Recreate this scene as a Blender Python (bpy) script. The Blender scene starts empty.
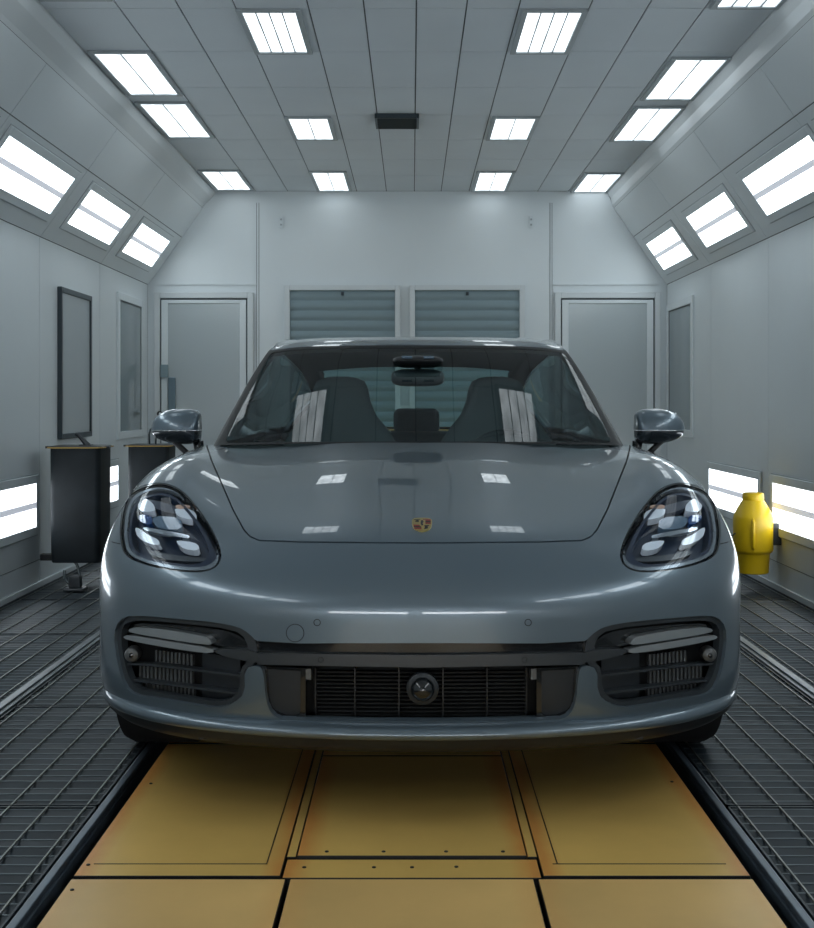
import bpy, bmesh, math, random
import numpy as np
from mathutils import Vector, Matrix
from mathutils.bvhtree import BVHTree
random.seed(4)
S = bpy.context.scene
COL = S.collection
PI = math.pi

# ------------------------------------------------------------------ materials
def new_mat(name):
    m = bpy.data.materials.new(name); m.use_nodes = True
    return m, m.node_tree.nodes, m.node_tree.links
def mat(name, col, rough=0.5, metal=0.0, coat=0.0, noise=0.0, nscale=4.0, bump=0.0, bscale=60.0, spec=0.5, coat_rough=0.02):
    m, N, L = new_mat(name)
    b = N['Principled BSDF']
    b.inputs['Base Color'].default_value = (*col, 1)
    b.inputs['Roughness'].default_value = rough
    b.inputs['Metallic'].default_value = metal
    b.inputs['Coat Weight'].default_value = coat
    b.inputs['Coat Roughness'].default_value = coat_rough
    b.inputs['Specular IOR Level'].default_value = spec
    if noise or bump:
        tc = N.new('ShaderNodeTexCoord')
    if noise:
        n = N.new('ShaderNodeTexNoise'); n.inputs['Scale'].default_value = nscale; n.inputs['Detail'].default_value = 5
        L.new(tc.outputs['Object'], n.inputs['Vector'])
        r = N.new('ShaderNodeValToRGB')
        r.color_ramp.elements[0].position = 0.3; r.color_ramp.elements[1].position = 0.72
        r.color_ramp.elements[0].color = (*[c * (1 - noise) for c in col], 1)
        r.color_ramp.elements[1].color = (*[min(1, c * (1 + noise)) for c in col], 1)
        L.new(n.outputs['Fac'], r.inputs['Fac']); L.new(r.outputs['Color'], b.inputs['Base Color'])
    if bump:
        n2 = N.new('ShaderNodeTexNoise'); n2.inputs['Scale'].default_value = bscale
        L.new(tc.outputs['Object'], n2.inputs['Vector'])
        bp = N.new('ShaderNodeBump'); bp.inputs['Strength'].default_value = bump; bp.inputs['Distance'].default_value = 0.01
        L.new(n2.outputs['Fac'], bp.inputs['Height']); L.new(bp.outputs['Normal'], b.inputs['Normal'])
    return m
def emit(name, col, s, var=0.0, scale=(1, 1, 1)):
    m, N, L = new_mat(name)
    b = N['Principled BSDF']
    b.inputs['Base Color'].default_value = (.8, .8, .8, 1); b.inputs['Roughness'].default_value = .4
    b.inputs['Emission Color'].default_value = (*col, 1); b.inputs['Emission Strength'].default_value = s
    if var:
        tc = N.new('ShaderNodeTexCoord'); mp_ = N.new('ShaderNodeMapping'); mp_.inputs['Scale'].default_value = scale
        n = N.new('ShaderNodeTexNoise'); n.inputs['Scale'].default_value = 3.0; n.inputs['Detail'].default_value = 3
        r = N.new('ShaderNodeMapRange'); r.inputs['From Min'].default_value = .3; r.inputs['From Max'].default_value = .7
        r.inputs['To Min'].default_value = s * (1 - var); r.inputs['To Max'].default_value = s * (1 + var)
        L.new(tc.outputs['Object'], mp_.inputs['Vector']); L.new(mp_.outputs[0], n.inputs['Vector']); L.new(n.outputs['Fac'], r.inputs['Value']); L.new(r.outputs[0], b.inputs['Emission Strength'])
    return m
def glass(name, tint, rough=0.0, ior=1.5, gain=1.0):
    m, N, L = new_mat(name)
    N.remove(N['Principled BSDF'])
    out = N['Material Output']
    t = N.new('ShaderNodeBsdfTransparent'); t.inputs['Color'].default_value = (*tint, 1)
    g = N.new('ShaderNodeBsdfGlossy'); g.inputs['Roughness'].default_value = rough
    lw = N.new('ShaderNodeLayerWeight'); lw.inputs['Blend'].default_value = .5
    pw = N.new('ShaderNodeMath'); pw.operation = 'POWER'; pw.inputs[1].default_value = 5.0
    mx = N.new('ShaderNodeMixShader'); f0 = ((ior - 1) / (ior + 1)) ** 2
    mu = N.new('ShaderNodeMapRange'); mu.inputs['To Min'].default_value = f0 * gain; mu.inputs['To Max'].default_value = min(1.0, gain)
    L.new(lw.outputs['Facing'], pw.inputs[0]); L.new(pw.outputs[0], mu.inputs['Value']); L.new(mu.outputs[0], mx.inputs['Fac'])
    L.new(t.outputs[0], mx.inputs[1]); L.new(g.outputs[0], mx.inputs[2]); L.new(mx.outputs[0], out.inputs['Surface'])
    return m
def rust_plate(name, col, rust, seed):
    m, N, L = new_mat(name); b = N['Principled BSDF']
    tc = N.new('ShaderNodeTexCoord')
    n = N.new('ShaderNodeTexNoise'); n.inputs['Scale'].default_value = 1.6; n.inputs['Detail'].default_value = 6; n.noise_dimensions = '4D'; n.inputs['W'].default_value = seed
    L.new(tc.outputs['Object'], n.inputs['Vector'])
    r = N.new('ShaderNodeValToRGB'); r.color_ramp.elements[0].position = .35; r.color_ramp.elements[1].position = .7
    r.color_ramp.elements[0].color = (*[c * .82 for c in col], 1); r.color_ramp.elements[1].color = (*[c * 1.12 for c in col], 1)
    L.new(n.outputs['Fac'], r.inputs['Fac'])
    # rust creeping in from the plate edges, blotchy
    sx = N.new('ShaderNodeSeparateXYZ'); L.new(tc.outputs['Generated'], sx.inputs[0])
    def edge(axis, w):
        a = N.new('ShaderNodeMath'); a.operation = 'SUBTRACT'; a.inputs[1].default_value = .5; L.new(sx.outputs[axis], a.inputs[0])
        c = N.new('ShaderNodeMath'); c.operation = 'ABSOLUTE'; L.new(a.outputs[0], c.inputs[0])
        d = N.new('ShaderNodeMapRange'); d.inputs['From Min'].default_value = .5 - w; d.inputs['From Max'].default_value = .5; L.new(c.outputs[0], d.inputs['Value'])
        return d.outputs[0]
    mx = N.new('ShaderNodeMath'); mx.operation = 'MAXIMUM'; L.new(edge(0, .16), mx.inputs[0]); mx.inputs[1].default_value = 0
    n2 = N.new('ShaderNodeTexNoise'); n2.inputs['Scale'].default_value = 3.5; n2.inputs['Detail'].default_value = 7; n2.noise_dimensions = '4D'; n2.inputs['W'].default_value = seed + 5
    L.new(tc.outputs['Object'], n2.inputs['Vector'])
    ml = N.new('ShaderNodeMath'); ml.operation = 'MULTIPLY'; L.new(mx.outputs[0], ml.inputs[0]); L.new(n2.outputs['Fac'], ml.inputs[1])
    mr = N.new('ShaderNodeMapRange'); mr.inputs['From Min'].default_value = .16; mr.inputs['From Max'].default_value = .42; mr.inputs['To Max'].default_value = rust; L.new(ml.outputs[0], mr.inputs['Value'])
    mc = N.new('ShaderNodeMix'); mc.data_type = 'RGBA'; L.new(mr.outputs[0], mc.inputs['Factor'])
    L.new(r.outputs['Color'], mc.inputs[6]); mc.inputs[7].default_value = (.60, .22, .045, 1)
    L.new(mc.outputs[2], b.inputs['Base Color'])
    b.inputs['Roughness'].default_value = .42
    return m

M = {}
M['wall'] = mat('booth_white', (.68, .73, .755), .34, noise=.03, nscale=1.2)
M['ceil'] = mat('ceiling_tile', (.63, .685, .725), .5, noise=.04, nscale=1.5)
M['seam'] = mat('panel_seam', (.10, .115, .125), .6)
M['trim'] = mat('white_trim', (.62, .66, .68), .35)
M['frame'] = mat('lamp_frame', (.36, .40, .42), .4)
M['lamp'] = emit('lamp_diffuser', (.84, .95, 1.0), 5.6)
M['lampc'] = emit('ceiling_diffuser', (.86, .95, 1.0), 1.75, .45, (6, 1.2, 1))
M['lampl'] = emit('low_diffuser', (.88, .95, 1.0), 4.0)
M['lampf'] = emit('front_fill_diffuser', (.94, .96, .98), 22.0)  # unseen lamps added behind the camera to brighten bumper and near floor
M['lampn'] = emit('near_fill_diffuser', (.90, .96, 1.0), 9.0)  # unseen slope lamps added near the camera, stronger, to light the car front
M['band'] = emit('lamp_band', (.80, .86, 1.0), .42)
M['black'] = mat('black_plastic', (.012, .014, .016), .45)
M['gloss_black'] = mat('gloss_black', (.008, .010, .012), .12, coat=.5)
M['satin'] = mat('satin_dark', (.03, .037, .043), .35)
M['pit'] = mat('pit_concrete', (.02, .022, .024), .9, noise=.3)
M['slat'] = mat('grate_slat', (.008, .016, .023), .5, .1, noise=.4, nscale=9)
M['slat_edge'] = mat('slat_edge', (.12, .142, .152), .45, .6)  # lighter strip standing in for the light that slat edges catch
M['wire'] = mat('grate_wire', (.20, .21, .19), .4, .8)
M['rail'] = mat('steel_rail', (.22, .245, .26), .4, .7, noise=.25, nscale=8)
M['drail'] = mat('dark_rail', (.10, .13, .16), .35, .5, noise=.2, nscale=8)
M['bolt'] = mat('bolt_steel', (.03, .03, .03), .5, .5)
M['frost'] = mat('frosted_pane', (.44, .49, .51), .14, spec=.5)
M['pane'] = mat('grey_pane', (.26, .31, .33), .1)
M['panel_pane'] = mat('panel_pane', (.40, .44, .46), .2)
M['dframe'] = mat('dark_frame', (.02, .035, .045), .35)
M['shutter'] = mat('shutter_slat', (.22, .295, .325), .5, .0)
M['bin'] = mat('bin_body', (.010, .015, .019), .6, noise=.4, nscale=6, spec=.3)
M['ochre_edge'] = mat('ochre_edge', (.42, .27, .07), .5)
M['yellow'] = mat('yellow_plastic', (.75, .50, .01), .35, noise=.08, nscale=5)
M['paint'] = mat('grey_paint', (.128, .172, .207), .30, .5, coat=1.0, coat_rough=.015)
M['paint'].node_tree.nodes['Principled BSDF'].inputs['Coat IOR'].default_value = 1.42
M['mirror_low'] = mat('mirror_lower', (.025, .034, .042), .2, .2, coat=1)
M['gap'] = mat('shut_gap', (.004, .005, .006), .8)
M['wind'] = glass('windshield_glass', (.68, .82, .82), ior=1.6)
M['side_glass'] = glass('side_glass', (.22, .28, .29), ior=1.5)
M['lens'] = glass('lamp_lens', (.93, .96, 1.0), ior=1.45, gain=.55)
M['lens_rim'] = mat('lens_rim', (.24, .27, .29), .25, .6, coat=.3)
M['bucket'] = mat('lamp_bucket', (.008, .018, .040), .35, spec=.35)
M['chrome'] = mat('chrome', (.7, .73, .76), .12, 1.0)
M['blue'] = mat('blue_lens', (.012, .06, .20), .08, coat=1)
M['slate'] = mat('slate_lens', (.10, .16, .22), .1, coat=1)
M['led'] = mat('led_lens', (.86, .92, .97), .15, coat=1)
M['amber'] = mat('amber_reflector', (.62, .40, .28), .25, coat=.5)
M['drl'] = mat('lamp_bar', (.30, .33, .345), .28, .5, coat=.5)
M['fin'] = mat('radiator_fin', (.13, .137, .14), .4, .5)
M['panel'] = mat('blank_plastic', (.016, .021, .026), .4)
M['frit'] = mat('frit', (.006, .008, .009), .5, spec=.25)
M['rubber'] = mat('rubber', (.008, .008, .009), .75)
M['alloy'] = mat('alloy', (.3, .31, .32), .3, 1.0)
M['cloth'] = mat('seat_cloth', (.12, .145, .155), .75, bump=.1)
M['dash'] = mat('dash', (.025, .03, .033), .6)
M['gold'] = mat('gold', (.62, .50, .20), .28, .9)
M['red'] = mat('enamel_red', (.30, .02, .015), .3)
M['plate_a'] = rust_plate('ochre_plate', (.74, .48, .135), .7, 1.0)
M['plate_b'] = rust_plate('tan_plate', (.70, .455, .165), .15, 7.0)
M['dull'] = mat('front_wall_paint', (.5, .53, .55), .5)
M['steel'] = mat('tool_steel', (.12, .14, .15), .3, .9)

# ------------------------------------------------------------------ helpers
def link(o, parent=None):
    COL.objects.link(o)
    if parent: o.parent = parent
    return o
def thing(name, label, cat, loc=(0, 0, 0), group=None, kind=None):
    o = bpy.data.objects.new(name, None); o.empty_display_size = .1; link(o); o.location = loc
    return tag(o, label, cat, group, kind)
def tag(o, label=None, cat=None, group=None, kind=None):
    if label: o['label'] = label
    if cat: o['category'] = cat
    if group: o['group'] = group
    if kind: o['kind'] = kind
    return o
class MB:
    def __init__(s): s.v = []; s.f = []; s.m = []; s.cur = 0
    def add(s, vs, fs):
        b = len(s.v); s.v += [tuple(v) for v in vs]; s.f += [tuple(i + b for i in f) for f in fs]; s.m += [s.cur] * len(fs); return s
    def box(s, x0, x1, y0, y1, z0, z1):
        vs = [(x, y, z) for z in (z0, z1) for y in (y0, y1) for x in (x0, x1)]
        return s.add(vs, [(0, 2, 3, 1), (4, 5, 7, 6), (0, 1, 5, 4), (2, 6, 7, 3), (0, 4, 6, 2), (1, 3, 7, 5)])
    def obox(s, o, U, V, W, u0, u1, v0, v1, w0, w1):
        o, U, V, W = map(np.array, (o, U, V, W))
        vs = [o + U * u + V * v + W * w for w in (w0, w1) for v in (v0, v1) for u in (u0, u1)]
        return s.add(vs, [(0, 2, 3, 1), (4, 5, 7, 6), (0, 1, 5, 4), (2, 6, 7, 3), (0, 4, 6, 2), (1, 3, 7, 5)])
    def tube(s, pts, r, n=8, closed=False):
        P = [Vector(p) for p in pts]; k = len(P); rr = r if hasattr(r, '__len__') else [r] * k
        ref = None; vs = []
        for i in range(k):
            a = P[(i - 1) % k] if (i or closed) else P[0]; b = P[(i + 1) % k] if (i < k - 1 or closed) else P[-1]
            t = (b - a).normalized()
            if ref is None:
                ref = t.orthogonal().normalized()
            ref = (ref - t * ref.dot(t)).normalized(); q = t.cross(ref)
            for j in range(n):
                c = 2 * PI * j / n; vs.append(P[i] + (ref * math.cos(c) + q * math.sin(c)) * rr[i])
        fs = []
        for i in range(k if closed else k - 1):
            for j in range(n):
                i2 = (i + 1) % k
                fs.append((i * n + j, i * n + (j + 1) % n, i2 * n + (j + 1) % n, i2 * n + j))
        if not closed: fs += [tuple(range(n))[::-1], tuple((k - 1) * n + j for j in range(n))]
        return s.add(vs, fs)
    def lathe(s, prof, c=(0, 0, 0), axis='z', n=40, cap=True):
        vs = []
        for r, h in prof:
            for j in range(n):
                a = 2 * PI * j / n; p = (r * math.cos(a), r * math.sin(a), h)
                if axis == 'x': p = (p[2], p[0], p[1])
                if axis == 'y': p = (p[0], p[2], -p[1])
                vs.append((p[0] + c[0], p[1] + c[1], p[2] + c[2]))
        fs = []
        for i in range(len(prof) - 1):
            for j in range(n): fs.append((i * n + j, i * n + (j + 1) % n, (i + 1) * n + (j + 1) % n, (i + 1) * n + j))
        if cap: fs += [tuple(range(n))[::-1], tuple((len(prof) - 1) * n + j for j in range(n))]
        return s.add(vs, fs)
    def loft(s, rings, cap=True):
        n = len(rings[0]); vs = [p for r in rings for p in r]; fs = []
        for i in range(len(rings) - 1):
            for j in range(n): fs.append((i * n + j, i * n + (j + 1) % n, (i + 1) * n + (j + 1) % n, (i + 1) * n + j))
        if cap: fs += [tuple(range(n))[::-1], tuple((len(rings) - 1) * n + j for j in range(n))]
        return s.add(vs, fs)
    def build(s, name, mats, parent=None, smooth=False, bevel=0, seg=2, sub=0):
        me = bpy.data.meshes.new(name); me.from_pydata(s.v, [], s.f)
        for m in (mats if isinstance(mats, (list, tuple)) else [mats]): me.materials.append(m)
        me.polygons.foreach_set('material_index', s.m)
        bm = bmesh.new(); bm.from_mesh(me); bmesh.ops.recalc_face_normals(bm, faces=bm.faces); bm.to_mesh(me); bm.free()
        o = bpy.data.objects.new(name, me); link(o, parent)
        if bevel:
            b = o.modifiers.new('bevel', 'BEVEL'); b.width = bevel; b.segments = seg; b.limit_method = 'ANGLE'
        if sub:
            b = o.modifiers.new('sub', 'SUBSURF'); b.levels = b.render_levels = sub
        if smooth or sub:
            me.polygons.foreach_set('use_smooth', [True] * len(me.polygons))
        if smooth and smooth != 2:
            me.set_sharp_from_angle(angle=math.radians(38))
        return o
def rounded(p, it=2):
    p = np.array(p, float)
    for _ in range(it):
        q = np.roll(p, -1, 0); p = np.stack([p * .75 + q * .25, p * .25 + q * .75], 1).reshape(-1, p.shape[1])
    return p

# ================================================================== ROOM
XL, XR = -2.27, 2.19
YB, YF = 11.3, -3.6
CZ = 2.93
CLB, CLT = (-2.27, 2.13), (-1.80, 2.79)
CRB, CRT = (2.19, 2.13), (1.735, 2.79)
ELX, ERX = -1.69, 1.675

def panelled(name, o, U, V, W, us, vs, skip=(), gap=.004, th=.006, m='wall', back=.04):
    b = MB(); b.cur = 1
    b.obox(o, U, V, W, us[0], us[-1], vs[0], vs[-1], -back, 0)
    b.cur = 0
    for i in range(len(us) - 1):
        for j in range(len(vs) - 1):
            if (i, j) in skip: continue
            b.obox(o, U, V, W, us[i] + gap, us[i + 1] - gap, vs[j] + gap, vs[j + 1] - gap, 0, th)
    r = b.build(name, [M[m], M['seam']])
    r['kind'] = 'structure'
    return r
ys = [YF] + [8.02 - 1.55 * k for k in range(7, -1, -1)] + [9.57, YB]
panelled('wall_left', (XL - .006, 0, 0), (0, 1, 0), (0, 0, 1), (1, 0, 0), ys, [0, .16, 2.13], m='wall', gap=.003)
panelled('wall_right', (XR + .006, 0, 0), (0, 1, 0), (0, 0, 1), (-1, 0, 0), [y + .07 if abs(y) < 10.9 and y != YF else y for y in ys], [0, .16, 2.13], gap=.003)
def cove(name, B, T, W, off):
    B = np.array((B[0], 0, B[1])); T = np.array((T[0], 0, T[1])); d = T - B; L = np.linalg.norm(d); d = d / L
    yy = [y + off if abs(y) < 10.9 and y != YF else y for y in ys]
    panelled(name, B, (0, 1, 0), d, W, yy, [0, .50, L], m='wall', gap=.003)
    return B, d, W
nl = np.array((.66, 0, -.47)); nl /= np.linalg.norm(nl)
nr = np.array((-.66, 0, -.455)); nr /= np.linalg.norm(nr)
COVL = cove('wall_left_slope', CLB, CLT, nl, 0)
COVR = cove('wall_right_slope', CRB, CRT, nr, .07)
# bright trim between slope and ceiling
def edge_trim(name, T, E, s):
    b = MB()
    b.loft([[(T[0], y, T[1]), (T[0] - s * .015, y, T[1] + .02), (E + s * .03, y, CZ - .06), (E, y, CZ - .012), (E, y, CZ + .03), (T[0] + s * .05, y, CZ + .03), (T[0] + s * .05, y, T[1])] for y in (YF, YB)])
    o = b.build(name, M['trim']); o['kind'] = 'structure'
edge_trim('trim_1', CLT, ELX, -1)
edge_trim('trim_2', CRT, ERX, 1)
xs = [ELX, -1.345, -1.068, -.81, -.475, -.22, .02, .25, .49, .815, 1.08, 1.345, ERX]
yc = [YF] + [6.05 - .74 * k for k in range(12, -1, -1)] + [6.79, 7.58, 8.30, 9.07, 9.82, 10.52, YB]
panelled('ceiling', (0, 0, CZ + .006), (1, 0, 0), (0, 1, 0), (0, 0, -1), xs, yc, m='ceil', gap=.0035)
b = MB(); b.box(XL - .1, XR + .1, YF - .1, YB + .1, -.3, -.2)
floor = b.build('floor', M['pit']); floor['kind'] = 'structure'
# back wall: pentagon outline following the slopes
b = MB()
ring = lambda y: [(XL, y, 0), (XR, y, 0), (XR, y, 2.13), (CRT[0], y, 2.79), (ERX, y, CZ), (ELX, y, CZ), (CLT[0], y, 2.79), (XL, y, 2.13)]
b.loft([ring(YB + .002), ring(YB + .08)])
b.box(-1.31, 1.18, YB - .012, YB + .002, 0, 2.83)          # raised middle bay
b.box(XL + .06, -1.335, YB - .010, YB + .002, 2.125, 2.14)
b.box(1.205, XR - .06, YB - .010, YB + .002, 2.125, 2.14)
b.cur = 1
b.box(-1.336, -1.312, YB - .004, YB + .002, 0, 2.83); b.box(1.182, 1.204, YB - .004, YB + .002, 0, 2.83)
b.cur = 0
b.box(-1.331, -1.316, YB - .010, YB + .002, 0, 2.83); b.box(1.187, 1.199, YB - .010, YB + .002, 0, 2.83)
o = b.build('wall_back', [M['wall'], M['seam']]); o['kind'] = 'structure'
b = MB(); b.loft([ring(YF - .08), ring(YF)])
o = b.build('wall_front', M['dull']); o['kind'] = 'structure'
# baseboards
for nm, x0, x1 in (('baseboard_left', XL, XL + .012), ('baseboard_right', XR - .012, XR)):
    b = MB(); b.box(x0, x1, YF, YB, -.19, .03); o = b.build(nm, M['trim'], bevel=.003); o['kind'] = 'structure'

# doors in the back wall
def door(name, x0, x1, hinge):
    r = bpy.data.objects.new(name, None); link(r); r.location = ((x0 + x1) / 2, YB, 0); r['kind'] = 'structure'
    w = (x1 - x0) / 2
    b = MB(); t = .05
    for a in ((-w, -w + t, 0, 2.06), (w - t, w, 0, 2.06), (-w + t, w - t, 2.06 - t, 2.06)):
        b.box(a[0], a[1], -.035, 0, a[2], a[3])
    b.build('door_frame', M['trim'], r, bevel=.004)
    b = MB(); i = w - t - .012; f = .055
    b.box(-i, -i + f, -.028, -.004, .02, 1.995); b.box(i - f, i, -.028, -.004, .02, 1.995); b.box(-i + f, i - f, -.028, -.004, 1.965, 1.995); b.box(-i + f, i - f, -.028, -.004, .02, .2)
    b.build('door_leaf', M['wall'], r, bevel=.003)
    b = MB(); b.box(-i + f, i - f, -.018, -.006, .2, 1.965); b.build('door_pane', M['frost'], r)
    b = MB(); b.box(-i - .02, i + .02, -.004, -.001, .0, 2.01); b.build('door_gap', M['seam'], r)
    if hinge:
        b = MB(); b.box(-w + .06, -w + .125, -.06, -.028, 1.33, 1.44); b.build('lock_case', M['shutter'], r, bevel=.006)
        b = MB(); b.box(-w + .125, -w + .185, -.045, -.020, .75, 1.33); b.build('push_bar', mat('push_bar', (.14, .20, .24), .4, .3), r, bevel=.006)
        b = MB(); b.lathe([(.02, -.05), (.024, -.04), (.024, -.028)], (-w + .05, 0, 1.02), 'y', 16); b.build('door_knob', M['black'], r, smooth=True)
    return r
door('door_1', -2.21, -1.36, True)
door('door_2', 1.225, 2.13, False)

# roller shutters
for x0, x1, lab in ((-1.09, -.10, 'blue grey roller shutter in white frame, the one nearer the left door'),
                    (-.02, .965, 'blue grey roller shutter in white frame, the one nearer the right door')):
    r = thing('roller_shutter', lab, 'shutter', ((x0 + x1) / 2, YB - .012, 0), 'roller shutters in the back wall')
    w = (x1 - x0) / 2
    b = MB()
    b.box(-w, -w + .045, -.05, 0, 0, 2.12); b.box(w - .045, w, -.05, 0, 0, 2.12); b.box(-w + .045, w - .045, -.05, 0, 2.075, 2.12)
    b.build('frame', M['trim'], r, bevel=.004)
    b = MB(); n = 24; rings = []
    prof = []
    for k in range(n):
        z = 2.075 - k * .0865
        prof += [(-.018, z), (-.026, z - .010), (-.030, z - .040), (-.027, z - .068), (-.018, z - .080)]
    vs = []; fs = []
    for k, (y, z) in enumerate(prof):
        vs += [(-w + .045, y, max(z, 0)), (w - .045, y, max(z, 0))]
        if k: fs.append((2 * k - 2, 2 * k - 1, 2 * k + 1, 2 * k))
    b.add(vs, fs); b.build('curtain', M['shutter'], r, smooth=True)
    b = MB(); b.box(-.012, .012, -.055, -.03, 2.03, 2.06); b.build('latch', M['dframe'], r, bevel=.003)

# windows in the side walls
def side_window(name, X, s, y0, y1, z0, z1):
    r = bpy.data.objects.new(name, None); link(r); r.location = (X, (y0 + y1) / 2, z0); r['kind'] = 'structure'
    w = (y1 - y0) / 2; h = z1 - z0; b = MB(); t = .06
    xa, xb = sorted((0, s * .02))
    for a in ((-w - t, -w, -t, h + t), (w, w + t, -t, h + t), (-w, w, h, h + t), (-w, w, -t, 0)):
        b.box(xa, xb, a[0], a[1], a[2], a[3])
    b.build('window_frame', M['wall'], r, bevel=.004)
    xa, xb = sorted((0, s * .008))
    b = MB(); b.box(xa, xb, -w, w, 0, h); b.build('window_pane', M['pane'], r)
    b = MB(); xa, xb = sorted((s * .008, s * .012))
    for a in ((-w, -w + .01, 0, h), (w - .01, w, 0, h), (-w, w, h - .01, h)): b.box(xa, xb, a[0], a[1], a[2], a[3])
    b.build('gasket', M['seam'], r)
side_window('window_1', XL, 1, 10.16, 10.98, .89, 1.91)
side_window('window_2', XR, -1, 10.27, 11.17, .90, 1.89)
r = thing('framed_panel', 'tall narrow grey panel in thin dark frame on the left wall', 'panel', (XL, 8.82, .88))
b = MB()
for a in ((-.40, -.37, 0, .98), (.37, .40, 0, .98), (-.37, .37, 0, .035), (-.37, .37, .945, .98)): b.box(0, .03, *a)
b.build('frame', M['dframe'], r, bevel=.003)
b = MB(); b.box(0, .018, -.37, .37, .035, .945); b.build('pane', M['panel_pane'], r)

# ---------------- lamps
def panel_lamp(name, label, group, o, U, V, W, u0, u1, v0, v1, dm):
    c = np.array(o) + np.array(U) * (u0 + u1) / 2 + np.array(V) * (v0 + v1) / 2 + np.array(W) * .006
    r = thing(name, label, 'light', c, group)
    hu, hv = (u1 - u0) / 2, (v1 - v0) / 2; z = (0, 0, 0)
    b = MB(); t = .05
    for a in ((-hu - t, -hu, -hv - t, hv + t), (hu, hu + t, -hv - t, hv + t), (-hu, hu, hv, hv + t), (-hu, hu, -hv - t, -hv)):
        b.obox(z, U, V, W, *a, 0, .012)
    b.build('frame', M['wall'], r, bevel=.003)
    b = MB(); b.obox(z, U, V, W, -hu - t - .006, hu + t + .006, -hv - t - .006, hv + t + .006, -.001, .004); b.build('gasket', M['frame'], r)
    q = hv * .14
    for a in ((-hv, -q), (q, hv)):
        b = MB(); b.obox(z, U, V, W, -hu, hu, a[0], a[1], .002, .007); b.build('diffuser', dm, r)
    b = MB(); b.obox(z, U, V, W, -hu, hu, -q, q, .002, .012); b.build('divider', M['band'], r, bevel=.003)
    return r
SIDE = {-1: 'left', 1: 'right'}
for s, (B, d, W), off, dv in ((-1, COVL, 0, 0), (1, COVR, .0, -.027)):
    spans = [(9.84, 10.96), (8.28, 9.43), (6.60, 7.88), (5.07, 6.32), (3.5, 4.75), (1.95, 3.2), (.4, 1.65), (-1.15, .1)]
    words = ['farthest, nearest the back wall', 'middle of the three in view', 'nearest in view, cut by the photo edge', 'beside the car windshield, out of frame', 'above the car nose, out of frame', 'above the front of the yellow floor, added unseen', 'beside the camera, added out of frame', 'behind the camera, added out of frame']
    if s > 0: spans = [(9.90, 11.0), (8.26, 9.40), (6.50, 7.80)] + spans[3:]
    for (y0, y1), w in zip(spans, words):
        panel_lamp('slope_light', f'twin light in the {SIDE[s]} slope, {w}', f'lights in the {SIDE[s]} sloping panels', B, (0, 1, 0), d, W, y0 + off, y1 + off, .155 + dv, .41 + dv, M['lamp'] if y0 > 3.3 else M['lampn'])
for s, X, spans in ((-1, XL, [(8.35, 10.1), (6.35, 7.90), (4.8, 6.1)]), (1, XR, [(8.28, 9.64), (6.45, 7.94), (4.9, 6.2)])):
    words = ['farther of two', 'nearer of two, cut by the photo edge', 'beside the car door, out of frame']
    for (y0, y1), w in zip(spans, words):
        panel_lamp('wall_light', f'twin strip light low on the {SIDE[s]} wall, {w}', f'low lights on the {SIDE[s]} wall', (X, 0, 0), (0, 1, 0), (0, 0, 1), (-s, 0, 0), y0, y1, .372, .632, M['lampl'])
for k, (x0, x1) in enumerate(((-1.95, -.15), (.1, 1.9))):
    panel_lamp('wall_light', f'added twin strip light low on the wall behind the camera, {("left", "right")[k]} one, out of frame', 'added low lights on the wall behind the camera', (0, YF, 0), (1, 0, 0), (0, 0, 1), (0, 1, 0), x0, x1, .372, .632, M['lampf'])
def ceiling_lamp(label, x0, x1, y0, y1, nd, group):
    r = thing('ceiling_light', label, 'light', ((x0 + x1) / 2, (y0 + y1) / 2, CZ), group)
    w, h = (x1 - x0) / 2, (y1 - y0) / 2; t = .028
    b = MB()
    for a in ((-w - t, -w, -h - t, h + t), (w, w + t, -h - t, h + t), (-w, w, h, h + t), (-w, w, -h - t, -h)):
        b.box(*a, -.014, 0)
    b.build('frame', M['frame'], r, bevel=.003)
    b = MB(); b.box(-w, w, -h, h, -.006, 0); b.build('diffuser', M['lampc'], r)
    for k in range(nd):
        x = -w + 2 * w * (k + 1) / (nd + 1)
        b = MB(); b.box(x - .003, x + .003, -h, h, -.011, -.006); b.build('divider', M['frame'], r)
    return r
for s in (-1, 1):
    ix = (-.785, -.54) if s < 0 else (.535, .785); ox = (-1.645, -1.372) if s < 0 else (1.39, 1.655); dy = 0 if s < 0 else .12
    g = f'inner row of ceiling lights on the {SIDE[s]}'
    for (y0, y1), nd, w in (((10.33, 11.22), 1, 'farthest of the inner row'), ((8.36, 9.03), 1, 'second of the inner row, level with the dark vent'), ((6.08, 6.78), 3, 'nearest of the inner row, with four strips')):
        ceiling_lamp(f'ceiling light {SIDE[s]} of the vent, {w}', *ix, y0, y1, nd, g)
    g = f'outer row of ceiling lights on the {SIDE[s]}'
    for (y0, y1), nd, w in (((10.28, 11.17), 1, 'farthest of the outer row'), ((7.95, 8.95), 1, 'second of the close pair, farther back'), ((6.8, 7.71), 1, 'first of the close pair'), ((4.95, 5.88), 3, 'outer row, at the top edge of the photo')):
        ceiling_lamp(f'ceiling light along the {SIDE[s]} trim, {w}', *ox, y0 + dy, y1 + dy, nd, g)
r = thing('ceiling_vent', 'small dark slotted vent in the middle of the ceiling', 'vent', (-.095, 8.42, CZ))
b = MB(); b.box(-.13, .13, -.16, .16, -.012, 0); b.build('backing', M['black'], r)
b = MB()
for a in ((-.14, -.125, -.17, .17), (.125, .14, -.17, .17), (-.125, .125, .155, .17), (-.125, .125, -.17, -.155)): b.box(*a, -.03, 0)
b.build('frame', M['dframe'], r, bevel=.003)
b = MB()
for k in range(6): b.obox((0, -.13 + k * .052, -.018), (1, 0, 0), (0, .8, -.6), (0, .6, .8), -.125, .125, -.016, .016, -.001, .001)
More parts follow.
